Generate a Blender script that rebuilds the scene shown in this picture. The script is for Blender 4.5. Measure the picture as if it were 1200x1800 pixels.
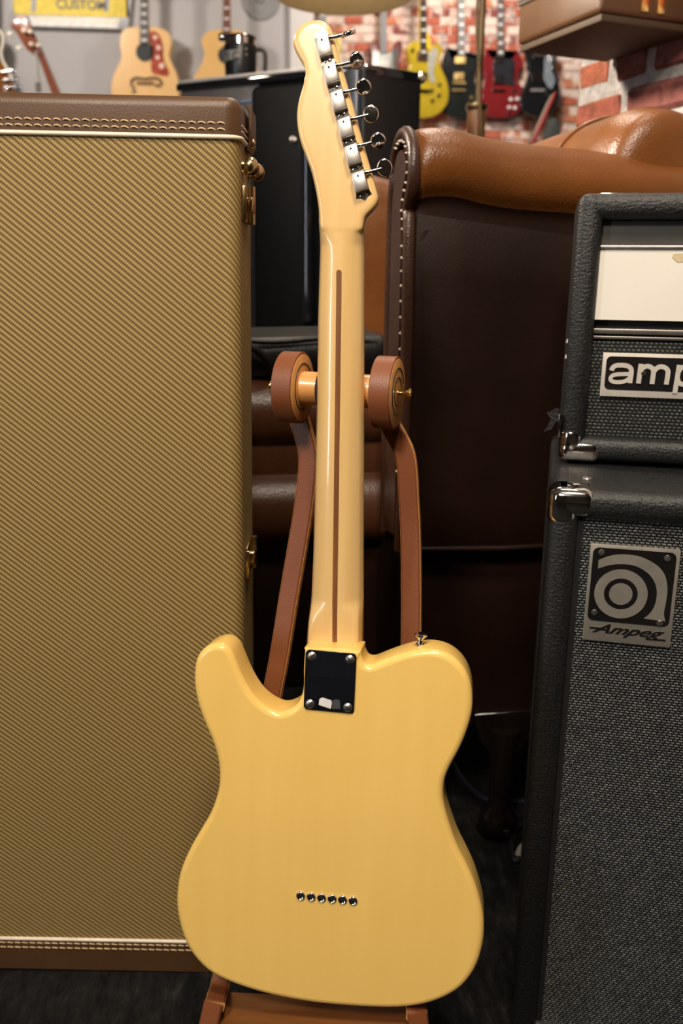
import bpy, bmesh, math, random
from mathutils import Vector, Matrix
random.seed(7)
for o in list(bpy.data.objects): bpy.data.objects.remove(o)
scn = bpy.context.scene
COL = scn.collection

# ------------------------------------------------------------------ camera
F = 1550.0; PITCH = math.radians(15.5); ROLL = 0.009; EYE = Vector((0, 0, 0.909))
FW = Vector((0, math.cos(PITCH), -math.sin(PITCH)))
_up = Vector((0, math.sin(PITCH), math.cos(PITCH))); _rt = Vector((1, 0, 0))
RT = math.cos(ROLL)*_rt + math.sin(ROLL)*_up
UP = -math.sin(ROLL)*_rt + math.cos(ROLL)*_up
cd = bpy.data.cameras.new('camera'); cam = bpy.data.objects.new('camera', cd); COL.objects.link(cam)
cam.matrix_world = Matrix(((RT.x, UP.x, -FW.x, EYE.x), (RT.y, UP.y, -FW.y, EYE.y), (RT.z, UP.z, -FW.z, EYE.z), (0, 0, 0, 1)))
cd.sensor_fit = 'VERTICAL'; cd.sensor_height = 36; cd.sensor_width = 24; cd.lens = 36*F/1800
cd.clip_start = 0.02; cd.dof.use_dof = True; cd.dof.focus_distance = 0.86; cd.dof.aperture_fstop = 5.6
scn.camera = cam
scn.view_settings.view_transform = 'Standard'; scn.view_settings.look = 'None'
scn.view_settings.gamma = 1; scn.view_settings.use_curve_mapping = False
scn.view_settings.exposure = -0.15

# ------------------------------------------------------------------ world and lights
w = bpy.data.worlds.new('world'); scn.world = w; w.use_nodes = True
w.node_tree.nodes['Background'].inputs[0].default_value = (1.0, 0.9, 0.8, 1)
w.node_tree.nodes['Background'].inputs[1].default_value = 0.01
def area(name, loc, target, power, size, col, sy=None, spread=180):
    l = bpy.data.lights.new(name, 'AREA'); l.energy = power; l.color = col; l.size = size; l.spread = math.radians(spread)
    if sy: l.shape = 'RECTANGLE'; l.size_y = sy
    o = bpy.data.objects.new(name, l); COL.objects.link(o); o.location = loc
    o.rotation_euler = (Vector(target)-Vector(loc)).to_track_quat('-Z', 'Y').to_euler(); return o
WARM = (1.0, 0.86, 0.70); COOL = (0.86, 0.92, 1.0); NEUT = (1.0, 0.91, 0.82)
area('ceiling_lamp_key', (0.12, 0.02, 2.55), (0.0, 0.85, 0.4), 34, 0.28, WARM)
area('pillar_fill_light', (-1.7, 1.90, 2.2), (0.75, 1.75, 1.15), 20, 0.25, WARM, None, 60)  # added fill to brighten the brick pillar, not a lamp of the shop
area('ceiling_lamp_chair', (0.35, 1.45, 2.75), (0.35, 1.5, 0.8), 9, 0.3, WARM)
area('ceiling_lamp_rear', (-0.6, -0.8, 2.4), (-0.1, 1.0, 0.5), 52, 0.35, WARM)
area('shop_window', (-2.6, -0.9, 1.5), (0.0, 0.9, 0.9), 26, 0.22, COOL, 1.6)
area('ceiling_lamp_wall', (-2.2, 4.6, 2.9), (-1.4, 6.5, 2.1), 40, 0.3, NEUT)
area('ceiling_lamp_guitars', (0.7, 5.0, 2.9), (0.9, 6.5, 2.2), 42, 0.3, NEUT)
area('ceiling_lamp_mid', (0.2, 3.0, 2.9), (0.2, 3.6, 0.0), 26, 0.5, WARM)

# ------------------------------------------------------------------ helpers
def project(P):
    d = Vector(P)-EYE; z = d.dot(FW); return 600+F*d.dot(RT)/z, 900-F*d.dot(UP)/z, z
def ray(px, py): return (FW + RT*((px-600)/F) + UP*((900-py)/F))
def at_y(px, py, y):
    r = ray(px, py); return EYE + r*((y-EYE.y)/r.y)
def at_plane(px, py, p, n):
    r = ray(px, py); return EYE + r*((Vector(p)-EYE).dot(n)/r.dot(n))

def frame(origin, yaw=0.0, lean=0.0, roll=0.0):
    """local X right, Y away, Z up. yaw>0 : right side nearer; lean>0 : top goes away; roll>0 : top goes right"""
    M = Matrix.Translation(origin) @ Matrix.Rotation(-yaw, 4, 'Z') @ Matrix.Rotation(-lean, 4, 'X') @ Matrix.Rotation(roll, 4, 'Y')
    return M
def local_pts(pts, M, ylocal=0.0):
    n = (M.to_3x3() @ Vector((0, 1, 0))); p = M @ Vector((0, ylocal, 0)); Mi = M.inverted()
    out = []
    for (x, y) in pts:
        q = Mi @ at_plane(x, y, p, n); out.append((q.x, q.z))
    return out

def root(name, label, cat, M=None, group=None):
    o = bpy.data.objects.new(name, None); COL.objects.link(o); o.empty_display_size = 0.05
    if M is not None: o.matrix_world = M
    o['label'] = label; o['category'] = cat
    if group: o['group'] = group
    return o
def tag(o, label=None, cat=None, group=None, kind=None):
    if label: o['label'] = label
    if cat: o['category'] = cat
    if group: o['group'] = group
    if kind: o['kind'] = kind
    return o
def link(name, me, mat=None, parent=None, M=None):
    o = bpy.data.objects.new(name, me); COL.objects.link(o)
    if mat and len(me.materials) == 0: me.materials.append(mat)
    if parent: o.parent = parent
    if M is not None: o.matrix_local = M
    return o
def finish(bm, name, mat, parent=None, M=None, ang=35):
    bmesh.ops.recalc_face_normals(bm, faces=bm.faces[:])
    me = bpy.data.meshes.new(name); bm.to_mesh(me); bm.free()
    if ang:
        me.shade_smooth(); me.set_sharp_from_angle(angle=math.radians(ang))
    return link(name, me, mat, parent, M)
def bm_box(bm, lo, hi, bev=0.0, seg=2, M=None):
    r = bmesh.ops.create_cube(bm, size=1.0)
    vs = r['verts']
    for v in vs:
        v.co = Vector((lo[0]+(v.co.x+.5)*(hi[0]-lo[0]), lo[1]+(v.co.y+.5)*(hi[1]-lo[1]), lo[2]+(v.co.z+.5)*(hi[2]-lo[2])))
    if bev > 0:
        es = list({e for v in vs for e in v.link_edges})
        rr = bmesh.ops.bevel(bm, geom=es, offset=bev, segments=seg, profile=0.5, affect='EDGES', clamp_overlap=True)
        vs = list({v for f in rr['faces'] for v in f.verts})
        vs = list(set(vs))
    if M is not None:
        done = set()
        stack = list(vs)
        while stack:
            v = stack.pop()
            if v in done or not v.is_valid: continue
            done.add(v)
            for e in v.link_edges: stack.append(e.other_vert(v))
        for v in done: v.co = M @ v.co
    return bm
def box(name, lo, hi, mat, parent=None, bev=0.0, seg=2, M=None):
    return finish(bm_box(bmesh.new(), lo, hi, bev, seg, M), name, mat, parent)
def frames_along(path):
    n = len(path); P = [Vector(p) for p in path]; T = []
    for i in range(n):
        t = (P[min(i+1, n-1)]-P[max(i-1, 0)]); T.append(t.normalized())
    ref = Vector((0, 0, 1)) if abs(T[0].z) < 0.9 else Vector((1, 0, 0))
    N = [(ref-T[0]*ref.dot(T[0])).normalized()]
    for i in range(1, n):
        q = N[-1]-T[i]*N[-1].dot(T[i]); N.append(q.normalized() if q.length > 1e-6 else N[-1])
    return P, T, N
def bm_tube(bm, path, r, n=10, cap=True):
    P, T, N = frames_along(path)
    rr = r if isinstance(r, (list, tuple)) else [r]*len(P)
    rings = []
    for p, t, nn, ra in zip(P, T, N, rr):
        b = t.cross(nn)
        rings.append([bm.verts.new(p+(nn*math.cos(2*math.pi*k/n)+b*math.sin(2*math.pi*k/n))*ra) for k in range(n)])
    for a, b in zip(rings, rings[1:]):
        for k in range(n): bm.faces.new((a[k], a[(k+1) % n], b[(k+1) % n], b[k]))
    if cap: bm.faces.new(rings[0]); bm.faces.new(rings[-1][::-1])
    return bm
def tube(name, path, r, mat, parent=None, n=10, cap=True): return finish(bm_tube(bmesh.new(), path, r, n, cap), name, mat, parent, ang=50)
def bm_sweep(bm, path, side, wid, thk, bev=0.0):
    """rectangular band: side = unit vector of its width"""
    P, T, _ = frames_along(path); side = Vector(side)
    rings = []
    b = bev
    prof = [(-.5, -.5), (.5, -.5), (.5, .5), (-.5, .5)]
    for i, (p, t) in enumerate(zip(P, T)):
        s = (side-t*side.dot(t)).normalized(); n = s.cross(t)
        W = wid[i] if isinstance(wid, (list, tuple)) else wid
        if b > 0:
            hw, ht = W/2, thk/2
            pr = [(-hw+b, -ht), (hw-b, -ht), (hw, -ht+b), (hw, ht-b), (hw-b, ht), (-hw+b, ht), (-hw, ht-b), (-hw, -ht+b)]
        else: pr = [(x*W, y*thk) for x, y in prof]
        rings.append([bm.verts.new(p+s*x+n*y) for x, y in pr])
    k = len(rings[0])
    for a, c in zip(rings, rings[1:]):
        for j in range(k): bm.faces.new((a[j], a[(j+1) % k], c[(j+1) % k], c[j]))
    bm.faces.new(rings[0]); bm.faces.new(rings[-1][::-1]); return bm
def bm_lathe(bm, prof, n=24, M=None, cap=True):
    """prof = [(r, z)] about local Z"""
    rings = []
    for r, z in prof:
        if r < 1e-6: v = bm.verts.new((0, 0, z)); rings.append([v])
        else: rings.append([bm.verts.new((r*math.cos(2*math.pi*k/n), r*math.sin(2*math.pi*k/n), z)) for k in range(n)])
    for a, b in zip(rings, rings[1:]):
        for k in range(n):
            if len(a) == 1 and len(b) == 1: continue
            if len(a) == 1: bm.faces.new((a[0], b[k], b[(k+1) % n]))
            elif len(b) == 1: bm.faces.new((a[k], a[(k+1) % n], b[0]))
            else: bm.faces.new((a[k], a[(k+1) % n], b[(k+1) % n], b[k]))
    if cap:
        for R in (rings[0], rings[-1]):
            if len(R) > 1: bm.faces.new(R)
    if M is not None:
        for R in rings:
            for v in R: v.co = M @ v.co
    return bm
def axis_m(p, d):
    d = Vector(d).normalized(); return Matrix.Translation(p) @ d.to_track_quat('Z', 'Y').to_matrix().to_4x4()
def lathe(name, prof, p, d, mat, parent=None, n=24, ang=35): return finish(bm_lathe(bmesh.new(), prof, n, axis_m(p, d)), name, mat, parent, ang=ang)
def spline(pts, k=6, closed=True):
    n = len(pts); P = [Vector(p) for p in pts]; out = []
    rng = range(n) if closed else range(n-1)
    for i in rng:
        if closed: a, b, c, d = P[(i-1) % n], P[i], P[(i+1) % n], P[(i+2) % n]
        else: a, b, c, d = P[max(i-1, 0)], P[i], P[i+1], P[min(i+2, n-1)]
        for j in range(k):
            t = j/k
            out.append(0.5*((2*b)+(c-a)*t+(2*a-5*b+4*c-d)*t*t+(-a+3*b-3*c+d)*t**3))
    if not closed: out.append(P[-1])
    return [tuple(q) for q in out]
def smooth_poly(pts, it=2):
    n = len(pts)
    for _ in range(it):
        pts = [tuple((pts[i-1][k]+2*pts[i][k]+pts[(i+1) % n][k])/4 for k in range(2)) for i in range(n)]
    return pts
def inset(pts, d):
    n = len(pts); A = sum(pts[i][0]*pts[(i+1) % n][1]-pts[(i+1) % n][0]*pts[i][1] for i in range(n))
    s = 1 if A > 0 else -1; out = []
    for i in range(n):
        x0, y0 = pts[i-1]; x1, y1 = pts[(i+1) % n]; tx, ty = x1-x0, y1-y0; L = math.hypot(tx, ty) or 1
        out.append((pts[i][0]-s*ty/L*d, pts[i][1]+s*tx/L*d))
    return out
def bm_plate(bm, outline, y0, y1, r=0.0, seg=4, r1=None):
    """outline (x,z) in local XZ, from near y0 to far y1, rounded near rim r and far rim r1"""
    if r1 is None: r1 = r
    rings = []
    def ring(o, y): rings.append([bm.verts.new((x, y, z)) for x, z in o])
    if r > 0:
        for i in range(seg+1):
            a = i/seg*math.pi/2; ring(inset(outline, r*(1-math.sin(a))), y0+r*(1-math.cos(a)))
    else: ring(outline, y0)
    if r1 > 0:
        for i in range(seg+1):
            a = (1-i/seg)*math.pi/2; ring(inset(outline, r1*(1-math.sin(a))), y1-r1*(1-math.cos(a)))
    else: ring(outline, y1)
    n = len(outline)
    for a, b in zip(rings, rings[1:]):
        for k in range(n): bm.faces.new((a[k], a[(k+1) % n], b[(k+1) % n], b[k]))
    f0 = bm.faces.new(rings[0]); f1 = bm.faces.new(rings[-1][::-1]); f0.material_index = 0; f0.tag = True; f1.tag = True
    return bm
def plate(name, outline, y0, y1, mat, parent=None, r=0.0, seg=4, r1=None, ang=35):
    bm = bm_plate(bmesh.new(), outline, y0, y1, r, seg, r1)
    if r > 0 and len(outline) > 40:
        caps = [f for f in bm.faces if f.tag]; bmesh.ops.inset_region(bm, faces=caps, thickness=.0012, use_even_offset=True)
    bmesh.ops.triangulate(bm, faces=[f for f in bm.faces if len(f.verts) > 8])
    return finish(bm, name, mat, parent, ang=ang)
def rrect(x0, x1, z0, z1, r, n=5):
    out = []
    for cx, cz, a0 in ((x1-r, z1-r, 0), (x0+r, z1-r, 90), (x0+r, z0+r, 180), (x1-r, z0+r, 270)):
        for i in range(n+1):
            a = math.radians(a0+90*i/n); out.append((cx+r*math.cos(a), cz+r*math.sin(a)))
    return out
def circle(cx, cz, r, n=28, rz=None): return [(cx+r*math.cos(2*math.pi*i/n), cz+(rz or r)*math.sin(2*math.pi*i/n)) for i in range(n)]
def text(name, s, size, mat, parent, M, extrude=0.0006, shear=0.0, sx=1.0, bold=0.0, align='LEFT', space=1.0):
    c = bpy.data.curves.new(name, 'FONT'); c.body = s; c.size = size; c.extrude = extrude; c.shear = shear; c.offset = bold
    c.align_x = align; c.space_character = space
    t = bpy.data.objects.new(name+'_src', c); COL.objects.link(t)
    bpy.context.view_layer.update()
    me = bpy.data.meshes.new_from_object(t.evaluated_get(bpy.context.evaluated_depsgraph_get()))
    bpy.data.objects.remove(t); bpy.data.curves.remove(c)
    me.transform(Matrix.Rotation(math.radians(90), 4, 'X') @ Matrix.Diagonal((sx, 1, 1, 1)))
    me.materials.clear()
    return link(name, me, mat, parent, M)

# ------------------------------------------------------------------ materials
MATS = {}
class NT:
    def __init__(s, name):
        s.m = bpy.data.materials.new(name); s.m.use_nodes = True; s.t = s.m.node_tree; s.b = s.t.nodes['Principled BSDF']
        s._c = None
    def n(s, typ, **k):
        x = s.t.nodes.new(typ)
        for a, v in k.items():
            if a.startswith('i_'): x.inputs[a[2:].replace('_', ' ')].default_value = v
            else: setattr(x, a, v)
        return x
    def l(s, a, b): s.t.links.new(a, b)
    def coord(s, scale=(1, 1, 1), rot=(0, 0, 0), src='Object'):
        tc = s.n('ShaderNodeTexCoord'); mp = s.n('ShaderNodeMapping'); mp.inputs['Scale'].default_value = scale; mp.inputs['Rotation'].default_value = rot
        s.l(tc.outputs[src], mp.inputs[0]); return mp.outputs[0]
    def noise(s, vec, scale, detail=4, rough=.55):
        x = s.n('ShaderNodeTexNoise'); x.inputs['Scale'].default_value = scale; x.inputs['Detail'].default_value = detail; x.inputs['Roughness'].default_value = rough
        s.l(vec, x.inputs['Vector']); return x.outputs['Fac']
    def ramp(s, fac, stops, interp='LINEAR'):
        r = s.n('ShaderNodeValToRGB'); r.color_ramp.interpolation = interp
        while len(r.color_ramp.elements) < len(stops): r.color_ramp.elements.new(0.5)
        for e, (p, c) in zip(r.color_ramp.elements, stops): e.position = p; e.color = (*c, 1) if len(c) == 3 else c
        s.l(fac, r.inputs[0]); return r.outputs[0]
    def math(s, op, a, b=None, c=None):
        x = s.n('ShaderNodeMath', operation=op)
        for i, v in enumerate((a, b, c)):
            if v is None: continue
            if hasattr(v, 'links'): s.l(v, x.inputs[i])
            else: x.inputs[i].default_value = v
        return x.outputs[0]
    def mix(s, f, a, b):
        x = s.n('ShaderNodeMix', data_type='RGBA')
        for i, v in ((0, f), (6, a), (7, b)):
            if hasattr(v, 'links'): s.l(v, x.inputs[i])
            elif i == 0: x.inputs[0].default_value = v
            else: x.inputs[i].default_value = (*v, 1)
        return x.outputs[2]
    def bump(s, h, strength=.3, dist=.001):
        x = s.n('ShaderNodeBump'); x.inputs['Strength'].default_value = strength; x.inputs['Distance'].default_value = dist
        s.l(h, x.inputs['Height']); s.l(x.outputs[0], s.b.inputs['Normal'])
    def base(s, c):
        if hasattr(c, 'links'): s.l(c, s.b.inputs['Base Color'])
        else: s.b.inputs['Base Color'].default_value = (*c, 1)
    def set(s, **k):
        for a, v in k.items():
            i = s.b.inputs[a.replace('_', ' ')]
            if hasattr(v, 'links'): s.l(v, i)
            else: i.default_value = v
        return s
def plain(name, col, rough=.5, metal=0.0, var=.12, scale=30, coat=0.0, bump=0.0, spec=.5):
    if name in MATS: return MATS[name]
    s = NT(name); v = s.coord(); f = s.noise(v, scale)
    s.base(s.ramp(f, [(.3, tuple(c*(1-var) for c in col)), (.7, tuple(min(1, c*(1+var)) for c in col))]))
    s.set(Roughness=s.math('MULTIPLY_ADD', f, .12, rough-.06), Metallic=metal, Coat_Weight=coat, Specular_IOR_Level=spec)
    s.b.inputs['Coat Roughness'].default_value = .05
    if bump: s.bump(s.noise(v, scale*8), .3, bump)
    MATS[name] = s.m; return s.m
def leather(name, c0, c1, rough=.36, grain=260, bump=.0012, spec=.5):
    s = NT(name); v = s.coord(); f = s.noise(v, 5, 6)
    vo = s.n('ShaderNodeTexVoronoi'); vo.inputs['Scale'].default_value = grain; s.l(v, vo.inputs['Vector'])
    s.base(s.ramp(f, [(.3, c0), (.7, c1)]))
    s.set(Roughness=s.math('MULTIPLY_ADD', f, .25, rough-.12), Specular_IOR_Level=spec)
    h = s.math('ADD', vo.outputs['Distance'], s.noise(v, 40, 5)); s.bump(h, .3, bump)
    MATS[name] = s.m; return s.m
def wood(name, c0, c1, axis=2, freq=60, rough=.3, coat=.6):
    s = NT(name); sc = [freq, freq, freq]; sc[axis] = freq*.05
    v = s.coord(tuple(sc)); f = s.noise(v, 1.0, 5, .6); g = s.noise(s.coord((3, 3, 1.2)), 2.0, 2)
    a = s.math('ADD', s.math('MULTIPLY', f, .6), s.math('MULTIPLY', g, .4))
    s.base(s.ramp(a, [(.35, c0), (.65, c1)])); s.set(Roughness=rough, Coat_Weight=coat); s.b.inputs['Coat Roughness'].default_value = .06
    MATS[name] = s.m; return s.m

M_butter = wood('butterscotch_lacquer', (.85, .55, .145), (.89, .59, .168), 2, 40, .25, .4)
M_maple = wood('maple_lacquer', (.66, .42, .16), (.76, .51, .215), 2, 55, .28, .8)
M_walnut = wood('walnut_stripe', (.15, .055, .018), (.24, .095, .03), 2, 200, .35, .5)
M_chrome = plain('nickel_chrome', (.78, .75, .71), .10, 1.0, .03)
M_steel = plain('brushed_steel', (.50, .465, .425), .38, 1.0, .06, 80)
M_brass = plain('brass', (.80, .55, .20), .16, 1.0, .05)
M_abrass = plain('antique_brass', (.62, .47, .25), .22, 1.0, .1)
M_gblack = plain('gloss_black_plastic', (.006, .007, .010), .06, 0, .1, 30, 1.0)
M_black = plain('matt_black', (.008, .008, .008), .6)
M_stand = leather('stand_leather', (.15, .044, .014), (.21, .064, .021), .42, 600, .0003)
M_standwood = wood('stand_wood', (.55, .25, .07), (.72, .36, .12), 0, 60, .35, .3)
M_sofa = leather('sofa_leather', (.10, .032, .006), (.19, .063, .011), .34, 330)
M_panel = leather('shaded_dark_leather', (.008, .0028, .0012), (.015, .005, .002), .5, 330, .0004, .2)  # dark leather; shade below the rolled arm is also put into its tone
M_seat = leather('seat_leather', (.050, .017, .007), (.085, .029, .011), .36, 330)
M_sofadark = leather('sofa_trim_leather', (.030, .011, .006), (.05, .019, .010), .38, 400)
M_case = leather('case_leather', (.070, .032, .012), (.096, .045, .018), .42, 700, .0003)
M_cream = plain('cream_piping', (.80, .70, .55), .45)
M_thread = plain('tan_thread', (.70, .52, .30), .7)
M_dthread = plain('pale_thread', (.55, .47, .38), .5)
M_white = plain('cream_white_panel', (.80, .76, .68), .45, 0, .03, 12)
M_silver = plain('badge_silver', (.56, .52, .45), .38, .75, .06, 60)
M_badgeblack = plain('badge_black', (.007, .006, .006), .35)

def tolex(name, c, bs=.0016):
    s = NT(name); v = s.coord(); f = s.noise(v, 420, 3, .6); g = s.noise(s.coord((1, 1, 2.2)), 160, 3)
    s.base(s.ramp(f, [(.35, tuple(x*.7 for x in c)), (.7, tuple(x*1.5 for x in c))])); s.set(Roughness=s.math('MULTIPLY_ADD', f, .3, .30))
    s.bump(s.math('ADD', f, g), .55, bs); MATS[name] = s.m; return s.m
M_tolex = tolex('black_tolex', (.008, .0079, .0078))
M_tolex2 = tolex('black_tolex_fine', (.005, .005, .0055), .0008)
def weave():
    s = NT('tweed'); tc = s.n('ShaderNodeTexCoord'); sx = s.n('ShaderNodeSeparateXYZ'); s.l(tc.outputs['Object'], sx.inputs[0])
    u = s.math('ADD', sx.outputs[0], sx.outputs[1]); z = sx.outputs[2]
    d = s.math('ADD', s.math('MULTIPLY', u, 118.0), s.math('MULTIPLY', z, 146.0))     # falls to the right
    st = s.math('MULTIPLY_ADD', s.math('SINE', s.math('MULTIPLY', d, 6.2832)), .5, .5)
    e = s.math('SUBTRACT', s.math('MULTIPLY', u, 330.0), s.math('MULTIPLY', z, 260.0))
    bd = s.math('MULTIPLY_ADD', s.math('SINE', s.math('MULTIPLY', e, 6.2832)), .5, .5)
    n = s.noise(tc.outputs['Object'], 9, 3)
    a = s.math('ADD', s.math('MULTIPLY', st, .72), s.math('MULTIPLY', bd, .28))
    c = s.ramp(a, [(.12, (.115, .062, .017)), (.45, (.26, .165, .050)), (.85, (.42, .31, .118))])
    s.base(s.mix(s.math('MULTIPLY', n, .35), c, (.24, .16, .05)))
    s.set(Roughness=.62, Specular_IOR_Level=.35); s.bump(a, .7, .0012); MATS['tweed'] = s.m; return s.m
M_tweed = weave()
def grille(name, c_dark, c_lite, bw, bh):
    s = NT(name); tc = s.n('ShaderNodeTexCoord'); sx = s.n('ShaderNodeSeparateXYZ'); s.l(tc.outputs['Object'], sx.inputs[0])
    cb = s.n('ShaderNodeCombineXYZ'); s.l(s.math('ADD', sx.outputs[0], s.math('MULTIPLY', sx.outputs[2], .25)), cb.inputs[0]); s.l(sx.outputs[2], cb.inputs[1])
    br = s.n('ShaderNodeTexBrick'); s.l(cb.outputs[0], br.inputs['Vector']); br.inputs['Scale'].default_value = 1
    br.inputs['Brick Width'].default_value = bw; br.inputs['Row Height'].default_value = bh; br.inputs['Mortar Size'].default_value = bh*.26; br.inputs['Mortar Smooth'].default_value = .3
    br.inputs['Color1'].default_value = (*c_lite, 1); br.inputs['Color2'].default_value = (*[x*.45 for x in c_lite], 1); br.inputs['Mortar'].default_value = (*c_dark, 1)
    br.offset = .4
    f = s.noise(tc.outputs['Object'], 700, 2); th = s.math('MULTIPLY_ADD', s.math('SINE', s.math('MULTIPLY', sx.outputs[2], 6.2832/bh*2)), .3, .7)
    mm = s.n('ShaderNodeMix', data_type='RGBA', blend_type='MULTIPLY'); mm.inputs[0].default_value = 1
    s.l(br.outputs['Color'], mm.inputs[6]); gr = s.ramp(s.math('MULTIPLY', f, th), [(.2, (.25, .25, .25)), (.5, (1.5, 1.5, 1.5))]); s.l(gr, mm.inputs[7])
    s.base(mm.outputs[2]); s.set(Roughness=.45); s.bump(s.math('SUBTRACT', 1.0, br.outputs['Fac']), .8, .001); MATS[name] = s.m; return s.m
M_grille = grille('cabinet_grille_cloth', (.004, .004, .004), (.23, .245, .24), .0052, .0030)
M_grille2 = grille('head_grille_cloth', (.005, .006, .006), (.12, .125, .115), .0050, .0038)
def brick_mat(name, c, white=.0):
    s = NT(name); v = s.coord(src='Object'); g = s.n('ShaderNodeNewGeometry'); f = s.noise(g.outputs['Position'], 45, 5, .65); k = s.noise(g.outputs['Position'], 13, 4, .6)
    col = s.ramp(f, [(.25, tuple(x*.45 for x in c)), (.5, c), (.8, tuple(min(1, x*1.5) for x in c))])
    col = s.mix(s.ramp(k, [(.62-white, (0, 0, 0)), (.72-white, (1, 1, 1))]), col, (.42, .36, .33) if white < .1 else (.72, .56, .48))
    s.base(col); s.set(Roughness=.85); s.bump(s.math('ADD', f, k), .8, .006); MATS[name] = s.m; return s.m
M_bricks = [brick_mat('red_brick_a', (.22, .055, .03)), brick_mat('red_brick_b', (.17, .05, .04)), brick_mat('red_brick_c', (.27, .075, .035))]
def mortar(name, a, b):
    s = NT(name); g = s.n('ShaderNodeNewGeometry'); f = s.noise(g.outputs['Position'], 30, 6, .7); s.base(s.ramp(f, [(.3, a), (.7, b)])); s.set(Roughness=.9); s.bump(f, 1.0, .01); MATS[name] = s.m; return s.m
M_mortar = mortar('grey_mortar', (.20, .185, .18), (.46, .43, .41))
M_limewash = mortar('limewash', (.62, .48, .41), (.78, .64, .56))
M_fbricks = [brick_mat('washed_brick_a', (.42, .10, .05), .08), brick_mat('washed_brick_b', (.50, .17, .08), .12), brick_mat('washed_brick_c', (.24, .06, .05), .10), brick_mat('washed_brick_d', (.55, .30, .22), .26)]
def carpet():
    s = NT('dark_carpet'); v = s.coord((1, .35, 1)); f = s.noise(v, 60, 6, .7); k = s.noise(s.coord((1, 1, 1)), 900, 2)
    s.base(s.ramp(f, [(.4, (.006, .006, .006)), (.58, (.020, .019, .018)), (.74, (.055, .052, .048))])); s.set(Roughness=.95, Specular_IOR_Level=.2); s.bump(s.math('ADD', f, k), 1.0, .004); return s.m
M_carpet = carpet()
M_greywall = plain('grey_painted_wall', (.42, .40, .40), .8, 0, .06, 2)
M_palewall = plain('pale_pillar_paint', (.62, .58, .56), .8, 0, .05, 2)
M_ceil = plain('ceiling_paint', (.35, .32, .29), .9, 0, .05, 2)
M_darkwall = plain('dark_shop_wall', (.12, .09, .07), .9, 0, .1, 2)

# ------------------------------------------------------------------ the setting
def slab(name, lo, hi, mat): return tag(box(name, lo, hi, mat), kind='structure')
YW = 6.5
slab('floor', (-3.2, -3, -.05), (3.4, YW+.2, 0), M_carpet)
slab('ceiling', (-3.2, -3, 3.1), (3.4, YW+.2, 3.2), M_ceil)
slab('wall_left', (-3.3, -3, 0), (-3.2, YW+.2, 3.1), M_darkwall)
slab('wall_outer', (3.4, -3, 0), (3.5, YW+.2, 3.1), M_darkwall)
slab('wall_behind', (-3.2, -3.1, 0), (3.4, -3, 3.1), M_darkwall)
xg = at_y(511, 80, YW).x; xb = at_y(552, 80, YW).x
slab('wall_grey', (-3.2, YW, 0), (xg, YW+.15, 3.1), M_greywall)
slab('trim_1', (xg, YW-.06, 0), (xb, YW+.15, 3.1), M_palewall)
wf = slab('wall_far', (xb, YW, 0), (3.4, YW+.15, 3.1), M_limewash)
# washed bricks of the far wall, each a block of its own
RH = .0535; BL = .128; G = .011
bmesh_cache = {}
def brick_mesh(key, L, H, D, mat, bev, jit):
    if key in bmesh_cache: return bmesh_cache[key]
    bm = bm_box(bmesh.new(), (-L/2, -D/2, -H/2), (L/2, D/2, H/2), bev, 1)
    for v in bm.verts: v.co += Vector((random.uniform(-jit, jit), random.uniform(-jit, jit), random.uniform(-jit, jit)))
    bmesh.ops.recalc_face_normals(bm, faces=bm.faces[:]); me = bpy.data.meshes.new('brick'); bm.to_mesh(me); bm.free(); me.materials.append(mat)
    bmesh_cache[key] = me; return me
zlo = at_y(800, 252, YW).z; zhi = at_y(800, -6, YW).z; xhi = at_y(992, 100, YW).x
row = 0; z = zlo
while z < zhi:
    x = xb + .01 + (0 if row % 2 else -(BL/2))
    while x < xhi:
        x0 = max(x, xb+.005); L = x+BL-G-x0
        if L > .03 and len([c for c in wf.children]) < 300:
            half = L < BL*.8
            k = random.choice((0, 0, 1, 1, 2, 3, 3, 3))
            b = link('brick', brick_mesh(('f', round(L, 3), k), L, RH-G*.8, .02, M_fbricks[k], .003, .0012), None, wf)
            b.location = (x0+L/2, YW-.004, z)
        x += BL
    z += RH; row += 1

# brick pillar on the right
PYAW = math.atan(.41)
p_near = EYE + ray(1200, 470)*1.72; p_far = EYE + ray(985, 470)*2.08
wd = Vector((p_near.x-p_far.x, p_near.y-p_far.y, 0)); wd.normalize()
Mw = Matrix.Translation((p_far.x, p_far.y, 0)) @ Matrix.Rotation(math.atan2(wd.y, wd.x), 4, 'Z')   # local X runs towards the camera, local -Y faces the room? checked below
nrm = Mw.to_3x3() @ Vector((0, -1, 0))
SGN = -1 if nrm.dot(EYE-Vector((p_far.x, p_far.y, EYE.z))) > 0 else 1
bm = bm_box(bmesh.new(), (0.006, min(0, -SGN*.35) if SGN > 0 else .012, 0), (2.2, .35 if SGN < 0 else -.012, 3.1))
wr = finish(bm, 'wall_right', M_mortar); wr.matrix_world = Mw; wr['kind'] = 'structure'
ROW = .078; z = 0.93; r = 0
while z < 1.95:
    x = 0.0; header = (r % 2 == 1)
    first = True
    while x < 1.45:
        L = (.098 if header else .208)*random.uniform(.94, 1.05)
        if first and not header: L *= .8
        if first and header: L *= 1.1
        first = False
        k = random.randrange(3)
        me = brick_mesh(('w', r, round(x, 3)), L, ROW-.019+random.uniform(-.004, .003), .05, M_bricks[k], .008, .003)
        b = link('brick', me, None, wr); b.location = (x+L/2, -SGN*(.031+random.uniform(-.003, .003)), z+random.uniform(-.002, .002))
        b.rotation_euler = (random.uniform(-.01, .01), random.uniform(-.015, .015), random.uniform(-.012, .012))
        x += L+.019
    z += ROW; r += 1

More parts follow.
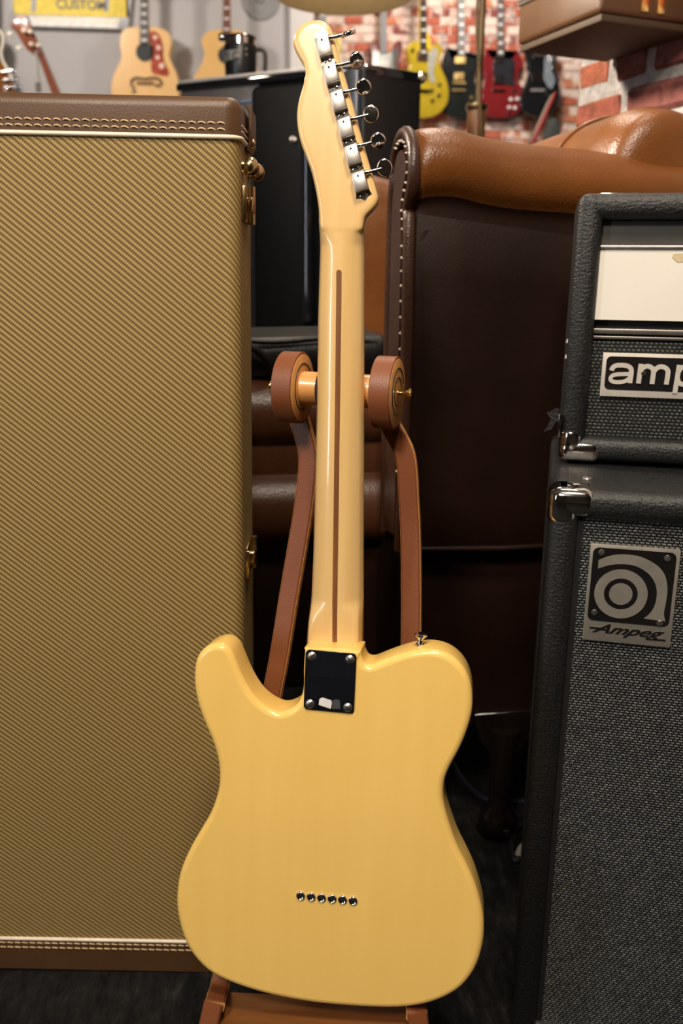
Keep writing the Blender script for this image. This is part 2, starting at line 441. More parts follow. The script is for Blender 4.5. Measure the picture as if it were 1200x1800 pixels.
# ------------------------------------------------------------------ the guitar
base = EYE + ray(566, 1769)*0.935
GM = frame(base, yaw=math.radians(9.0), lean=math.radians(8.0), roll=0.012)
g = root('electric_guitar', 'butterscotch yellow electric guitar with maple neck, seen from behind, leaning on the leather stand', 'guitar', GM)
def GL(pts, y): return local_pts(pts, GM, y)
body_px = [(535, 1140), (534, 1147), (533, 1160), (532, 1180), (532, 1205), (528.6, 1224), (520, 1240), (505, 1250), (486, 1253), (462, 1241), (442.6, 1222), (425.7, 1193), (413.6, 1164), (404, 1144), (392, 1134), (377, 1132.5), (360, 1139), (346, 1154), (340, 1176), (339.6, 1205),
 (346, 1239), (358, 1273), (372, 1306), (381, 1338), (383.6, 1369), (379.8, 1398), (367.7, 1432), (348, 1466), (329, 1500), (314.5, 1536), (308.7, 1572), (309.7, 1606), (319, 1645), (336, 1679), (363, 1708), (397, 1727), (445, 1744), (493, 1756), (551, 1766), (614, 1772), (672, 1775), (711, 1774), (749, 1768), (783, 1756), (812, 1737), (834, 1708), (846, 1674), (850.5, 1640),
 (848, 1605), (836, 1560), (821, 1525), (803, 1489), (790, 1453), (781, 1420), (778.5, 1398), (781, 1374), (790.6, 1350), (807.5, 1318.6), (822, 1282), (829.7, 1248.5), (829, 1214.7), (822, 1188), (807.5, 1166), (785.7, 1150), (759, 1143), (730, 1144.6), (701, 1152), (672, 1162.5), (652.8, 1170), (641, 1168.7), (635, 1160), (633, 1153), (632.5, 1146), (620, 1145), (590, 1143), (560, 1141.5)]
outl = spline(GL(body_px, 0.0), 3)
gb = plate('body', outl, 0.0, .0445, M_butter, g, r=.0065, seg=5)
# neck: lofted profile blended with the headstock
def interp(tab, y):
    for (y0, x0), (y1, x1) in zip(tab, tab[1:]):
        if y <= y1: return x0+(x1-x0)*(y-y0)/(y1-y0)
    return tab[-1][1]
NL = [(342, 562), (392, 562), (415, 562.3), (460, 561), (560, 558), (697, 556.3), (835, 553), (972, 550), (1047, 546.7), (1100, 542.7), (1120, 541.3), (1200, 537)]
NR = [(342, 637), (365, 640), (392, 640.3), (430, 639.7), (560, 639.6), (697, 639.2), (835, 639), (972, 638.3), (1047, 638.5), (1120, 637.8), (1200, 637)]
bm = bmesh.new(); rings = []
ys = [342, 350, 358, 366, 374, 382]+list(range(390, 1030, 22))+list(range(1036, 1180, 8))
for y in ys:
    (xl, zl), (xr, zr) = GL([(interp(NL, y), y), (interp(NR, y), y)], .047)
    k = max(0, min(1, (y-1052)/45)); k = k*k*(3-2*k)
    tq = max(0, min(1, (402-y)/60)); ap = .0325-.0035*max(0, min(1, (y-400)/700))+.0045*tq; kk = max(0, min(1, (440-y)/55)); kk = kk*kk*(3-2*kk); ed = .0485-.008*k-.0085*kk; ex = 2.0+6*k+5*kk; front = .0545-.0075*min(1, tq*4)
    pr = []
    for i in range(21):
        s = -1+2*i/20
        pr.append((s, ed-(ed-ap)*max(0, 1-abs(s)**ex)**(.62-.25*max(k, kk))))
    pr = [(-1, front)]+[(-.999, ed)]+pr[1:-1]+[(.999, ed), (1, front)]
    ring = []
    for s, yy in pr:
        t = (s+1)/2; ring.append(bm.verts.new((xl+(xr-xl)*t, yy, zl+(zr-zl)*t)))
    rings.append(ring)
for a, b in zip(rings, rings[1:]):
    n = len(a)
    for k in range(n): bm.faces.new((a[k], a[(k+1) % n], b[(k+1) % n], b[k]))
bm.faces.new(rings[0]); bm.faces.new(rings[-1][::-1])
head_px = [(562.5, 399), (562, 385), (560.5, 367), (558, 350), (553.5, 327), (547.7, 303), (539.5, 280), (530, 254), (524.3, 228.6), (522.7, 205), (525.5, 182), (531.3, 161), (537, 142), (537.9, 130.7), (534.8, 119), (526.7, 105), (518.5, 88.7), (516, 77), (519.7, 62), (529, 49), (540.7, 41), (554.7, 38), (568.7, 40), (578, 45.5), (583.8, 53.7), (589.7, 77), (601, 116.7), (620, 182), (638.7, 252), (655, 308), (663.5, 340), (665.5, 350.5), (663, 361), (655, 371.5), (646, 380.5), (641.5, 388), (640, 397), (636, 408), (618, 414), (600, 415), (583, 414), (567, 408)]
ho = spline(GL(head_px, .040), 4)
bm_plate(bm, ho, .0322, .0475, .0045, 3)
bmesh.ops.triangulate(bm, faces=[f for f in bm.faces if len(f.verts) > 8])
nk = finish(bm, 'neck', M_maple, g, ang=0)
rm = nk.modifiers.new('blend', 'REMESH'); rm.mode = 'VOXEL'; rm.voxel_size = .0011; rm.use_smooth_shade = True
sm = nk.modifiers.new('soften', 'SMOOTH'); sm.factor = .5; sm.iterations = 16
# walnut stripe along the neck back
st = [(595.5, 478), (595.3, 520), (594.4, 580), (593.4, 680), (592, 780), (590.5, 900), (589, 1000), (588.2, 1060), (588, 1128)]
bm = bmesh.new(); path = []
for (x, y) in st:
    ap = .0325-.0035*max(0, min(1, (y-400)/700)); (lx, lz), = GL([(x, y)], ap); path.append((lx, ap+.0018, lz))
for i in range(len(path)-1): pass
bm_sweep(bm, path, (1, 0, 0), .0052, .0047, .0006)
(lx, lz), = GL([(595.5, 479)], .0325)
bm_lathe(bm, [(0, .0), (.0026, .0), (.0026, .0045), (0, .0045)], 16, axis_m((lx, .0325-.0005, lz), (0, 1, 0)), cap=False)
finish(bm, 'neck_stripe', M_walnut, g)['label'] = 'dark walnut stripe inlaid along the neck'
# tuners
tp = GL([(569.8, 84), (582.2, 131.6), (595, 179), (607.8, 226.5), (620.3, 273.5), (632.8, 321)], .030)
e1 = Vector((tp[5][0]-tp[0][0], 0, tp[5][1]-tp[0][1])).normalized()          # down the row
e2 = Vector((-e1.z, 0, e1.x)); e2 = e2 if e2.x > 0 else -e2                      # towards the buttons
hy = .0322
bm = bmesh.new()
pts = []
def T2(i, a, b): return (tp[i][0]+e1.x*a+e2.x*b, tp[i][1]+e1.z*a+e2.z*b)
# stepped base strip with crown-shaped ends
for i in range(6):
    W = .0069
    o = [T2(i, -.0098, -W), T2(i, .0105, -W), T2(i, .0115, -W*.72), T2(i, .0125, -W), T2(i, .0150, -W), T2(i, .0150, W), T2(i, .0125, W), T2(i, .0115, W*.72), T2(i, .0105, W), T2(i, -.0098, W)]
    if i == 5: o = [T2(i, -.0098, -W), T2(i, .0095, -W*1.02), T2(i, .0125, -W*1.15), T2(i, .0135, -.0035), T2(i, .0165, 0), T2(i, .0135, .0035), T2(i, .0125, W*1.15), T2(i, .0095, W*1.02), T2(i, -.0098, W)]
    if i == 0: o = [T2(0, -.0125, -W), T2(0, -.0165, -W*.75), T2(0, -.0150, -.003), T2(0, -.0172, .0), T2(0, -.0150, .003), T2(0, -.0165, W*.75), T2(0, -.0125, W*1.02)] + [o[9], o[8], o[7], o[6], o[5], o[4], o[3], o[2], o[1], o[0]]
    bm_plate(bm, o, hy-.0013-.0002*(i % 2), hy+.001, .0003, 1)
finish(bm, 'tuner_base_strip', M_chrome, g)
rots = [112, 52, 48, 4, 50, 16]
Rl = Matrix(((e2.x, 0, -e1.x, 0), (e2.y, 1, -e1.y, 0), (e2.z, 0, -e1.z, 0), (0, 0, 0, 1)))       # local x = shaft, z = up the row
bcen = GL([(611.8, 58.5), (626.5, 106.5), (638.5, 153.5), (651.8, 200.7), (664.3, 247.5), (675.7, 295)], .034)
for i in range(6):
    Mt = Matrix.Translation((tp[i][0], hy, tp[i][1])) @ Rl
    t = box('tuner', (-.0065, -.0082, -.0088), (.0065, 0, .0088), M_steel, g, .0010, 2, Mt)
    t['label'] = 'nickel tuner housing'
    bm = bmesh.new(); bm_lathe(bm, [(0, -.0003), (.0011, -.0003), (.0011, .0002), (0, .0002)], 12, Mt @ axis_m((.0, -.0083, .0052), (0, 1, 0)), cap=False); finish(bm, 'oil_hole', M_black, t)
    bm = bmesh.new(); bm_lathe(bm, [(0, -.001), (.0017, -.001), (.0020, 0), (0.0014, .0010), (0, .0012)], 12, Mt @ axis_m((.002, -.0013, -.0122), (0, -1, 0)), cap=False); bm_lathe(bm, [(0, -.001), (.0013, -.001), (.0014, 0), (0, .0008)], 10, Mt @ axis_m((-.0028, -.0013, -.0122), (0, -1, 0)), cap=False); finish(bm, 'tuner_screw', M_chrome, t)
    bc = Vector((bcen[i][0], .034, bcen[i][1])); ml = Mt.inverted() @ bc
    sh0 = Mt @ Vector((.004, .0005-.004, ml.z)); 
    tube('tuner_shaft', [sh0, sh0.lerp(bc, .5), bc], .0016, M_chrome, t, 12)
    bm = bmesh.new(); bm_lathe(bm, [(.0022, 0), (.0026, .0015), (.0022, .003)], 12, Mt @ axis_m((.0062, -.0035, ml.z), (1, 0, 0))); finish(bm, 'shaft_collar', M_chrome, t)
    bo = [( .0066*math.cos(a)+.0010*math.cos(a)**3, .0086*math.sin(a)) for a in [2*math.pi*k/28 for k in range(28)]]
    bm = bm_plate(bmesh.new(), bo, -.0021, .0021, .0019, 4)
    for v in bm.verts:                                   # hollowed faces
        rr = math.hypot(v.co.x/.0066, v.co.z/.0086); v.co.y *= .62+.5*min(1, rr)
    bmesh.ops.triangulate(bm, faces=[f for f in bm.faces if len(f.verts) > 8])
    Mb = Matrix.Translation(bc) @ Rl @ Matrix.Rotation(math.radians(rots[i]), 4, 'X')
    bm.transform(Mb); finish(bm, 'tuner_button', M_chrome, t, ang=50)
# neck plate, screws, sticker rest
pc = GL([(536, 1143), (625.5, 1147.5), (623.5, 1253), (534.5, 1248)], -.001)
cx = sum(p[0] for p in pc)/4; cz = sum(p[1] for p in pc)/4
pw = ((pc[1][0]-pc[0][0])+(pc[2][0]-pc[3][0]))/2; ph = ((pc[0][1]-pc[3][1])+(pc[1][1]-pc[2][1]))/2
npl = plate('neck_plate', rrect(cx-pw/2, cx+pw/2, cz-ph/2, cz+ph/2, .0042), -.0018, .001, M_gblack, g, r=.0006, seg=2)
npl['label'] = 'glossy dark four-bolt neck plate'
for sx in (-1, 1):
    for sz in (-1, 1):
        p = (cx+sx*(pw/2-.0066), -.0018, cz+sz*(ph/2-.0062))
        s_ = lathe('screw', [(0, -.001), (.0047, -.001), (.0047, .0002), (.0036, .0013), (.0016, .0019), (0, .002)], p, (0, -1, 0), M_steel, npl, 20)
        a = random.uniform(.5, 1.1) if sx > 0 else -.9
        bx = box('screw_slot', (-.0037, -.0022, -.0004), (.0037, -.0010, .0004), M_black, npl, 0, 1, Matrix.Translation(p) @ Matrix.Rotation(a, 4, 'Y'))
o = GL([(561, 1229), (566, 1226), (582, 1231), (583, 1236), (581, 1246), (560, 1239)], -.002)
plate('sticker', o, -.0021, -.0016, plain('torn_white_label', (.75, .73, .7), .6), npl)['label'] = 'torn white remnant of a sticker'
o = GL([(583, 1232), (590, 1229), (597, 1231), (598, 1246), (583, 1246)], -.002)
plate('sticker', o, -.0021, -.0016, plain('glue_residue', (.05, .05, .055), .7), npl)['label'] = 'grey glue residue of a sticker'
for x, y in [(528.5+18.4*i, 1574+1.75*i) for i in range(6)]:
    (lx, lz), = GL([(x, y)], 0)
    fr_ = lathe('string_ferrule', [(.0010, -.0003), (.0028, -.0007), (.0041, -.0019), (.0046, -.0016), (.0049, -.0006), (.0050, .0010)], (lx, 0, lz), (0, 1, 0), M_chrome, g, 28, 60)
    lathe('ferrule_hole', [(0, 0), (.0012, 0), (.0012, .0008), (0, .0008)], (lx, -.0006, lz), (0, 1, 0), M_black, fr_, 16)
(lx, lz), = GL([(738, 1131)], .020)
lathe('strap_button', [(.0042, -.002), (.0042, .0012), (.0030, .0022), (.0025, .0050), (.0036, .0072), (.0066, .0098), (.0068, .0112), (.0058, .0120), (0, .0122)], (lx, .020, lz-.0015), (.05, 0, 1), M_chrome, g, 28)
(lx, lz), = GL([(580, 1771)], .022)

# ------------------------------------------------------------------ guitar stand
SMt = GM.copy()
gs = root('guitar_stand', 'bentwood guitar stand wrapped in brown leather with scrolled ears holding the guitar neck', 'guitar stand', GM)
yb = .072
(cxl, czl), (cxr, czr) = GL([(515, 681), (680, 690)], yb)
ax = Vector((cxr-cxl, 0, czr-czl)).normalized()
yawS = math.radians(14)
def scroll(name, c, tilt, hole):
    d = Vector((math.cos(tilt), math.sin(tilt), ax.z)).normalized()
    pr = [(0, -.0125), (.0365, -.0125), (.0375, -.0118), (.0375, .0118), (.0365, .0125), (0, .0125)]
    M = axis_m(c, d)
    core = finish(bm_lathe(bmesh.new(), [(0, -.0112), (.0346, -.0112), (.0352, -.0108), (.0352, .0108), (.0346, .0112), (0, .0112)], 40, M, cap=False), name, M_standwood, gs)
    finish(bm_lathe(bmesh.new(), [(.0348, -.0106), (.0368, -.0106), (.0374, -.0099), (.0374, .0099), (.0368, .0106), (.0348, .0106), (.0348, -.0106)], 48, M, cap=False), 'leather_rim', M_stand, core)
    for rr in (.0265, .017):                                    # spiral wound layers show as dark grooves
        bm = bmesh.new()
        pth = [M @ Vector(((rr-.004*k/40)*math.cos(.4+k/40*4.6), (rr-.004*k/40)*math.sin(.4+k/40*4.6), .0112)) for k in range(41)]
        bm_tube(bm, pth, .0007, 6); finish(bm, 'scroll_groove', M_black, core)
    return d
cl = Vector((cxl, yb, czl)); cr = Vector((cxr, yb, czr))
dl = scroll('scroll_ear', cl, -.15, 1); dr = scroll('scroll_ear', cr, -.13, 1)
bar = tube('crossbar', [cl+dl*.006, cr-dr*.006], .0175, M_standwood, gs, 28)
for c, s in ((cl+dl*.034, 1), (cr-dr*.036, -1)):
    lathe('felt_pad', [(0, -.004), (.0176, -.004), (.0182, 0), (.0176, .010), (0, .010)], c, dl*s, plain('dark_felt', (.02, .012, .01), .9), bar, 24)
for c, d in ((cl-dl*.0112, -dl), (cr+dr*.0112, dr)):
    lathe('brass_knob', [(.0030, -.003), (.0026, .004), (.0026, .0075), (.0052, .0125), (.0054, .0140), (.0044, .0150), (0, .0152)], c, d, M_brass, gs, 24)
# legs: from the scroll down behind the body, then forward under it
def leg(c, d, px, foot_px, sgn):
    pts = [c + Vector((0, .030, -.005)), c + Vector((0, .034, -.030))]
    for (x, y, yy) in px:
        (lx, lz), = GL([(x, y)], yy); pts.append(Vector((lx, yy, lz)))
    last = pts[-1]
    for (x, y, yy) in foot_px:
        (lx, lz), = GL([(x, y)], yy); pts.append(Vector((lx, yy, lz)))
    path = spline([tuple(p) for p in pts], 6, closed=False)
    bm = bm_sweep(bmesh.new(), path, d, .0205, .0115, .0015); lg = finish(bm, 'leg', M_stand, gs, ang=40)
    bm = bm_sweep(bmesh.new(), path, d, .0214, .0080, .0004); finish(bm, 'wood_edge', M_standwood, lg, ang=40)
leg(cl, dl, [(542, 800, .104), (536, 880, .103), (525, 950, .100), (508, 1050, .094), (492, 1150, .086), (478, 1225, .080), (440, 1440, .075)], [(404, 1640, .072), (388, 1728, .050), (381, 1752, .020), (377, 1768, -.004)], -1)
leg(cr, dr, [(712, 800, .104), (719, 880, .103), (722, 950, .100), (723, 1050, .094), (722.5, 1120, .088), (722, 1225, .080), (724, 1440, .075)], [(727, 1640, .072), (729, 1745, .050), (731, 1774, .020), (732, 1788, -.004)], 1)
# cradle board under the body, front and rear feet
(ax0, az0), (ax1, az1) = GL([(392, 1776), (722, 1796)], .020)
bm = bm_sweep(bmesh.new(), [(ax0, .020, az0-.004), (ax1, .020, az1-.004)], (0, 1, 0), .060, .012, .002); finish(bm, 'cradle_board', wood('cradle_wood', (.13, .045, .012), (.22, .085, .024), 0, 60, .35, .3), gs)
Gi = GM.inverted()
for (x, y, yy) in ((374, 1772, -.006), (733, 1790, -.006)):
    (lx, lz), = GL([(x, y)], yy); a = Vector((lx, yy, lz)); wa = GM @ a
    wb = Vector((wa.x+(-.03 if x < 500 else .02), wa.y-.05, .006)); bm = bm_sweep(bmesh.new(), [a+Vector((0, .004, .004)), a.lerp(Gi @ wb, .5), Gi @ wb], (1, 0, 0), .0205, .0115, .0015)
    finish(bm, 'front_foot', M_stand, gs)
wa = GM @ ((cl+cr)/2); wb = Vector((wa.x+.0, wa.y+.16, .006)); 
bm = bm_sweep(bmesh.new(), [Gi @ (wa+Vector((-.004, .010, -.006))), Gi @ wb], (1, 0, 0), .024, .012, .0015); finish(bm, 'rear_leg', M_stand, gs)

# ------------------------------------------------------------------ tweed case
yC = .97
CM = frame((at_y(424, 1710, yC).x, yC, 0.002), 0.0, 0, .012)
tc_ = root('guitar_case', 'tall tweed guitar case with brown leather ends standing upright beside the yellow guitar', 'guitar case', CM)
def CL(pts, y=0.0): return local_pts(pts, CM, y)
ztop = CL([(200, 163)])[0][1]; zp1 = CL([(200, 236.5)])[0][1]; zp0 = CL([(200, 1651.5)])[0][1]; zs = [CL([(200, y)])[0][1] for y in (212.5, 223.5)]; zb_ = [CL([(200, y)])[0][1] for y in (1658, 1666)]
xr_ = CL([(424, 700)])[0][0]; CW = .39; CD = .125; xl_ = xr_-CW
def plan(x0, x1, y0, y1, r, n=6):
    return [(x, z) for x, z in rrect(x0, x1, y0, y1, r, n)]
def bm_prism(bm, outline, z0, z1, rt=0.0, seg=5):
    rings = [[bm.verts.new((x, y, z0)) for x, y in outline]]
    if rt > 0:
        for i in range(seg+1):
            a = i/seg*math.pi/2; rings.append([bm.verts.new((x, y, z1-rt+rt*math.sin(a))) for x, y in inset(outline, rt*(1-math.cos(a)))])
    else: rings.append([bm.verts.new((x, y, z1)) for x, y in outline])
    n = len(outline)
    for a, b in zip(rings, rings[1:]):
        for k in range(n): bm.faces.new((a[k], a[(k+1) % n], b[(k+1) % n], b[k]))
    bm.faces.new(rings[0][::-1]); bm.faces.new(rings[-1]); return bm
pl = plan(xl_, xr_, 0, CD, .014)
finish(bm_prism(bmesh.new(), pl, .004, ztop-.012), 'tweed_body', M_tweed, tc_)
po = plan(xl_-.0016, xr_+.0016, -.0016, CD+.0016, .0155)
finish(bm_prism(bmesh.new(), po, zp1, ztop, .012), 'leather_end', M_case, tc_)
finish(bm_prism(bmesh.new(), po, 0.0, zp0, 0), 'leather_end', M_case, tc_)
for zz in (zp1, zp0):
    pth = [(x, y, zz) for x, y in plan(xl_-.0012, xr_+.0012, -.0012, CD+.0012, .0155)]; pth.append(pth[0]); pth.append(pth[1])
    tube('piping', pth, .0024, M_cream, tc_, 8, cap=False)
for zz in zs+zb_:
    bm = bmesh.new(); x = xr_-.014; pitch = .0098
    while x > xl_+.012:
        bm_tube(bm, [(x, -.0014, zz-.0006), (x-.0012, -.0024, zz), (x-pitch*.36, -.0027, zz+.0008), (x-pitch*.6, -.0024, zz+.0006), (x-pitch*.74, -.0014, zz)], .00075, 5); x -= pitch
    y = .012
    while y < CD-.01:
        bm_tube(bm, [(xr_+.0014, y, zz), (xr_+.0026, y+.003, zz), (xr_+.0014, y+.007, zz)], .00075, 5); y += pitch
    tag(finish(bm, 'stitching', M_thread, tc_), kind='stuff')
# hardware on the side
xs = xr_+.001
def side_pt(px, py, y): return Vector((xs, y, CL([(px, py)], y)[0][1]))
for (px, py, y) in ((431, 293, .030), (446, 303, .098)):
    p = side_pt(px, py, y)
    prof = [(.0070, -.001), (.0066, .002)]+[(.0100*math.sin(a), .0075-.0100*math.cos(a)*.92) for a in [math.pi*(.28+.72*k/12) for k in range(13)]]
    lathe('brass_foot', [(max(r, 0), z) for r, z in prof], p, (1, 0, 0), M_abrass, tc_, 28)
for (py0, py1, nm) in ((327, 392, 0), (952, 1004, 1)):
    za = CL([(437, py0)], .05)[0][1]; zb = CL([(437, py1)], .05)[0][1]
    la = box('latch', (xs-.001, .022, zb), (xs+.0022, .082, za), M_abrass, tc_, .001, 2)
    box('latch_rim', (xs-.001, .018, zb+.002), (xs+.0045, .0225, za-.002), M_abrass, la, .001, 2)
    box('latch_hasp', (xs, .045, zb+.010), (xs+.009, .075, za-.012), M_abrass, la, .0025, 3)
    tube('latch_hinge', [(xs+.005, .07, zb-.001), (xs+.005, .07, (za+zb)/2), (xs+.005, .07, za+.001)], .0042, M_abrass, la, 12)
za = CL([(437, 185)], .06)[0][1]; zb = CL([(437, 262)], .06)[0][1]
tab = finish(bm_sweep(bmesh.new(), [(xs+.001, .075, za), (xs+.0055, .075, za-.006), (xs+.0055, .075, zb+.006), (xs+.002, .075, zb-.002)], (0, 1, 0), .045, .004, .001), 'handle_tab', M_case, tc_)
lathe('rivet', [(0, -.002), (.0045, -.001), (.004, .001), (.0018, .0024), (0, .0026)], (xs+.0075, .062, zb+.006), (1, 0, 0), M_abrass, tab, 16)
# (handle tab belongs to the lid side)

# ------------------------------------------------------------------ bass amp cabinet and head
AY = math.radians(13.0)
y0 = .86
c0 = at_y(963, 910, y0); AM = frame((c0.x, y0, 0), AY)
def AL(px, py, yl): return local_pts([(px, py)], AM, yl)[0]
zc = AL(1080, 874, 0)[1]; CWd = .62; CDp = .335
cab = root('speaker_cabinet', 'large black speaker cabinet with grey woven grille and a square emblem badge', 'speaker cabinet', AM)
TH = .030
def frame_shell(bm, W, H0, H1, D, th, bev, back):
    bm_box(bm, (0, 0, H0), (th, D, H1), bev, 4); bm_box(bm, (W-th, 0, H0), (W, D, H1), bev, 4)
    bm_box(bm, (th*.3, 0.0004, H1-th), (W-th*.3, D-.0004, H1), bev, 4); bm_box(bm, (th*.3, 0.0004, H0), (W-th*.3, D-.0004, H0+th), bev, 4)
    bm_box(bm, (th*.5, D-.03, H0+th*.5), (W-th*.5, D-.008, H1-th*.5)); return bm
zt = zc + .004
def shell(name, parent, W, H0, H1, D, th, bev, mat, lip):
    """rounded outer box hollowed at the front"""
    bm = bm_box(bmesh.new(), (0, 0, H0), (W, D, H1), bev, 4)
    o = finish(bm, name, mat, parent); return o
finish(frame_shell(bmesh.new(), CWd, .004, zt, CDp, TH, .011, .02), 'cabinet_shell', M_tolex, cab)
for fx in (.05, CWd-.05):
    for fy in (.05, CDp-.05):
        lathe('rubber_foot', [(0, 0), (.022, 0), (.026, .006), (0, .006)], (fx, fy, 0), (0, 0, 1), M_black, cab, 16)
gr = box('grille', (TH-.002, .012, .004+TH-.004), (CWd-TH+.002, .030, zt-TH+.002), M_grille, cab)
box('grille_gap', (TH-.001, .0112, .004+TH), (TH+.0060, .0140, zt-TH), M_black, cab)
# metal corner caps
def corner_cap(parent, x0, z0, sx, sz, size, mat, bev):
    bm = bm_box(bmesh.new(), (x0-.0018, -.0018, z0-size), (x0+size, size*.9, z0+.0018), bev, 4)
    return finish(bm, 'corner_cap', mat, parent)
def cap_piece(parent, M, s, t=.0016):
    """pressed steel corner: three flanges meeting in a rounded corner, notched at the inner front corner"""
    bm = bmesh.new(); R = .0125
    o = [(0, 0)]
    bm_box(bm, (-t, -t, -s), (s*.80, s*.70, t), R*.9, 5)
    bmesh.ops.recalc_face_normals(bm, faces=bm.faces[:]); bm.transform(M); return finish(bm, 'corner_cap', M_chrome, parent)
c1 = AL(1027, 850, 0); c2 = AL(1000, 912, 0)
def notch_cap(parent, x0, z1, W, H, D, up=True, nx=.010, nz=.010):
    """cap around the top-left front corner of a box whose corner is (x0,0,z1)"""
    t = .0014; bm = bmesh.new(); R = .012; n = 6
    s = 1 if up else -1
    # front flange outline (x right, z): notched inner corner
    def prof(u0, v0):     # rounded L outline
        pass
    # surface grid: sweep along the bevelled vertical edge and the horizontal edge = rounded box patch
    def surf(x, z):       # distance field wrap: map (a,b) flat coords to the rounded corner
        return None
    bm_box(bm, (x0-t, -t, z1-H if up else z1-t), (x0+TH-.001, D, z1+t if up else z1+H), R, 5)
    bm_box(bm, (x0-t, -t, z1-TH+.001 if up else z1-t), (x0+W, D, z1+t if up else z1+TH-.001), R, 5)
    o = finish(bm, 'corner_cap', M_chrome, parent); return o
capc = notch_cap(cab, 0, zt, .046, .040, .045)
lathe('cap_screw', [(0, -.001), (.006, -.001), (.005, .0012), (0, .0022)], (.038, .060, zt), (0, 0, 1), M_steel, capc, 16)
lathe('cap_screw', [(0, -.001), (.0045, -.001), (.004, .0012), (0, .002)], (0, .030, zt-.025), (-1, 0, 0), M_steel, capc, 16)
# emblem badge
q = [AL(x, y, .009) for x, y in ((1037, 953), (1195, 969), (1178, 1139), (1024, 1122))]
bx0 = (q[0][0]+q[3][0])/2; bx1 = (q[1][0]+q[2][0])/2; bz1 = (q[0][1]+q[1][1])/2; bz0 = (q[2][1]+q[3][1])/2
BW = bx1-bx0; BH = bz1-bz0
bd = plate('emblem_badge', rrect(bx0, bx1, bz0, bz1, .001), .0075, .012, M_silver, cab, r=.0006, seg=2); bd['label'] = 'silver emblem badge'
def B(u, v): return (bx0+u*BW, bz1-v*BH)          # u right, v down, 0..1
def bplate(name, o, mat, y, th=.0006): return plate(name, [B(*p) for p in o], y, y+th, mat, bd)
asp = BW/BH
fo = []
for cxx, czz, a0 in ((.958-.07, .028+.06, -90), (.958-.07, .785-.06, 0), (.035+.07, .785-.06, 90), (.035+.07, .028+.06, 180)):
    for i in range(7):
        a = math.radians(a0+90*i/6); fo.append((cxx+.07*math.cos(a), czz+.06*math.sin(a)))
bplate('badge_field', fo, M_badgeblack, .0070)
def arc(cx, cy, rx, a0, a1, n=24): return [(cx+rx*math.cos(math.radians(a0+(a1-a0)*i/n)), cy+rx*asp*math.sin(math.radians(a0+(a1-a0)*i/n))) for i in range(n+1)]
CX, CY = .388, .485; asp = .843
def ring_plate(name, r0, r1, mat, y):
    bm = bmesh.new(); n = 48
    def rg(r, yy): return [bm.verts.new((B(CX+r*math.cos(2*math.pi*k/n), 0)[0], yy, B(0, CY+r*asp*math.sin(2*math.pi*k/n))[1])) for k in range(n)]
    a, b, c, d = rg(r1, y), rg(r0, y), rg(r0, y+.0008), rg(r1, y+.0008)
    for R1, R2 in ((a, b), (b, c), (c, d), (d, a)):
        for k in range(n): bm.faces.new((R1[k], R1[(k+1) % n], R2[(k+1) % n], R2[k]))
    return finish(bm, name, mat, bd)
ring_plate('emblem_ring', .190, .300, M_silver, .0066)
bplate('emblem_dot', [(CX+.132*math.cos(a), CY+.132*asp*math.sin(a)) for a in [2*math.pi*k/40 for k in range(40)]], M_silver, .0066, .0008)
# the hook of the emblem: outer arc and stem with a flared foot
o = [(.13, .175)] + arc(.395, .455, .53, -118, -2, 26)[2:] 
outer = [(.102, .157), (.19, .118), (.30, .088), (.43, .078), (.564, .09), (.69, .132), (.79, .188), (.856, .263), (.888, .35), (.90, .437), (.895, .55), (.889, .648), (.914, .726)]
inner = [(.672, .717), (.742, .648), (.78, .558), (.787, .46), (.768, .374), (.72, .298), (.65, .241), (.562, .200), (.475, .180), (.388, .178), (.29, .187), (.20, .208), (.105, .243)]
so, si = spline(outer, 3, False), spline(inner, 3, False)[::-1]
bm = bmesh.new(); q0 = []
for a_, b_ in zip(so, si):
    (x0, z0), (x1, z1) = B(*a_), B(*b_); q0.append([bm.verts.new(p) for p in ((x0, .0066, z0), (x1, .0066, z1), (x1, .0074, z1), (x0, .0074, z0))])
for a_, b_ in zip(q0, q0[1:]):
    for k in range(4): bm.faces.new((a_[k], a_[(k+1) % 4], b_[(k+1) % 4], b_[k]))
bm.faces.new(q0[0]); bm.faces.new(q0[-1][::-1]); finish(bm, 'emblem_hook', M_silver, bd)
for u, v in ((.13, .077), (.86, .086), (.11, .70), (.855, .752)):
    x, z = B(u, v); lathe('badge_screw', [(0, -.001), (.0038, -.001), (.0030, .0012), (0, .0016)], (x, .0070, z), (0, -1, 0), M_steel, bd, 14)
x, z = B(.115, .905)
text('lettering', 'Ampeg', BH*.132, M_badgeblack, bd, Matrix.Translation((x, .0073, z)), .0004, .55, 1.62, .0003)
x0, z0 = B(.07, .862); x1, z1 = B(.20, .862)
box('lettering', (x0, .0069, z0-.0011), (x1, .0078, z0+.0008), M_badgeblack, bd)
x0, z0 = B(.80, .925); x1, z1 = B(.94, .925)
box('lettering', (x0, .0069, z0-.0011), (x1, .0078, z0+.0008), M_badgeblack, bd)

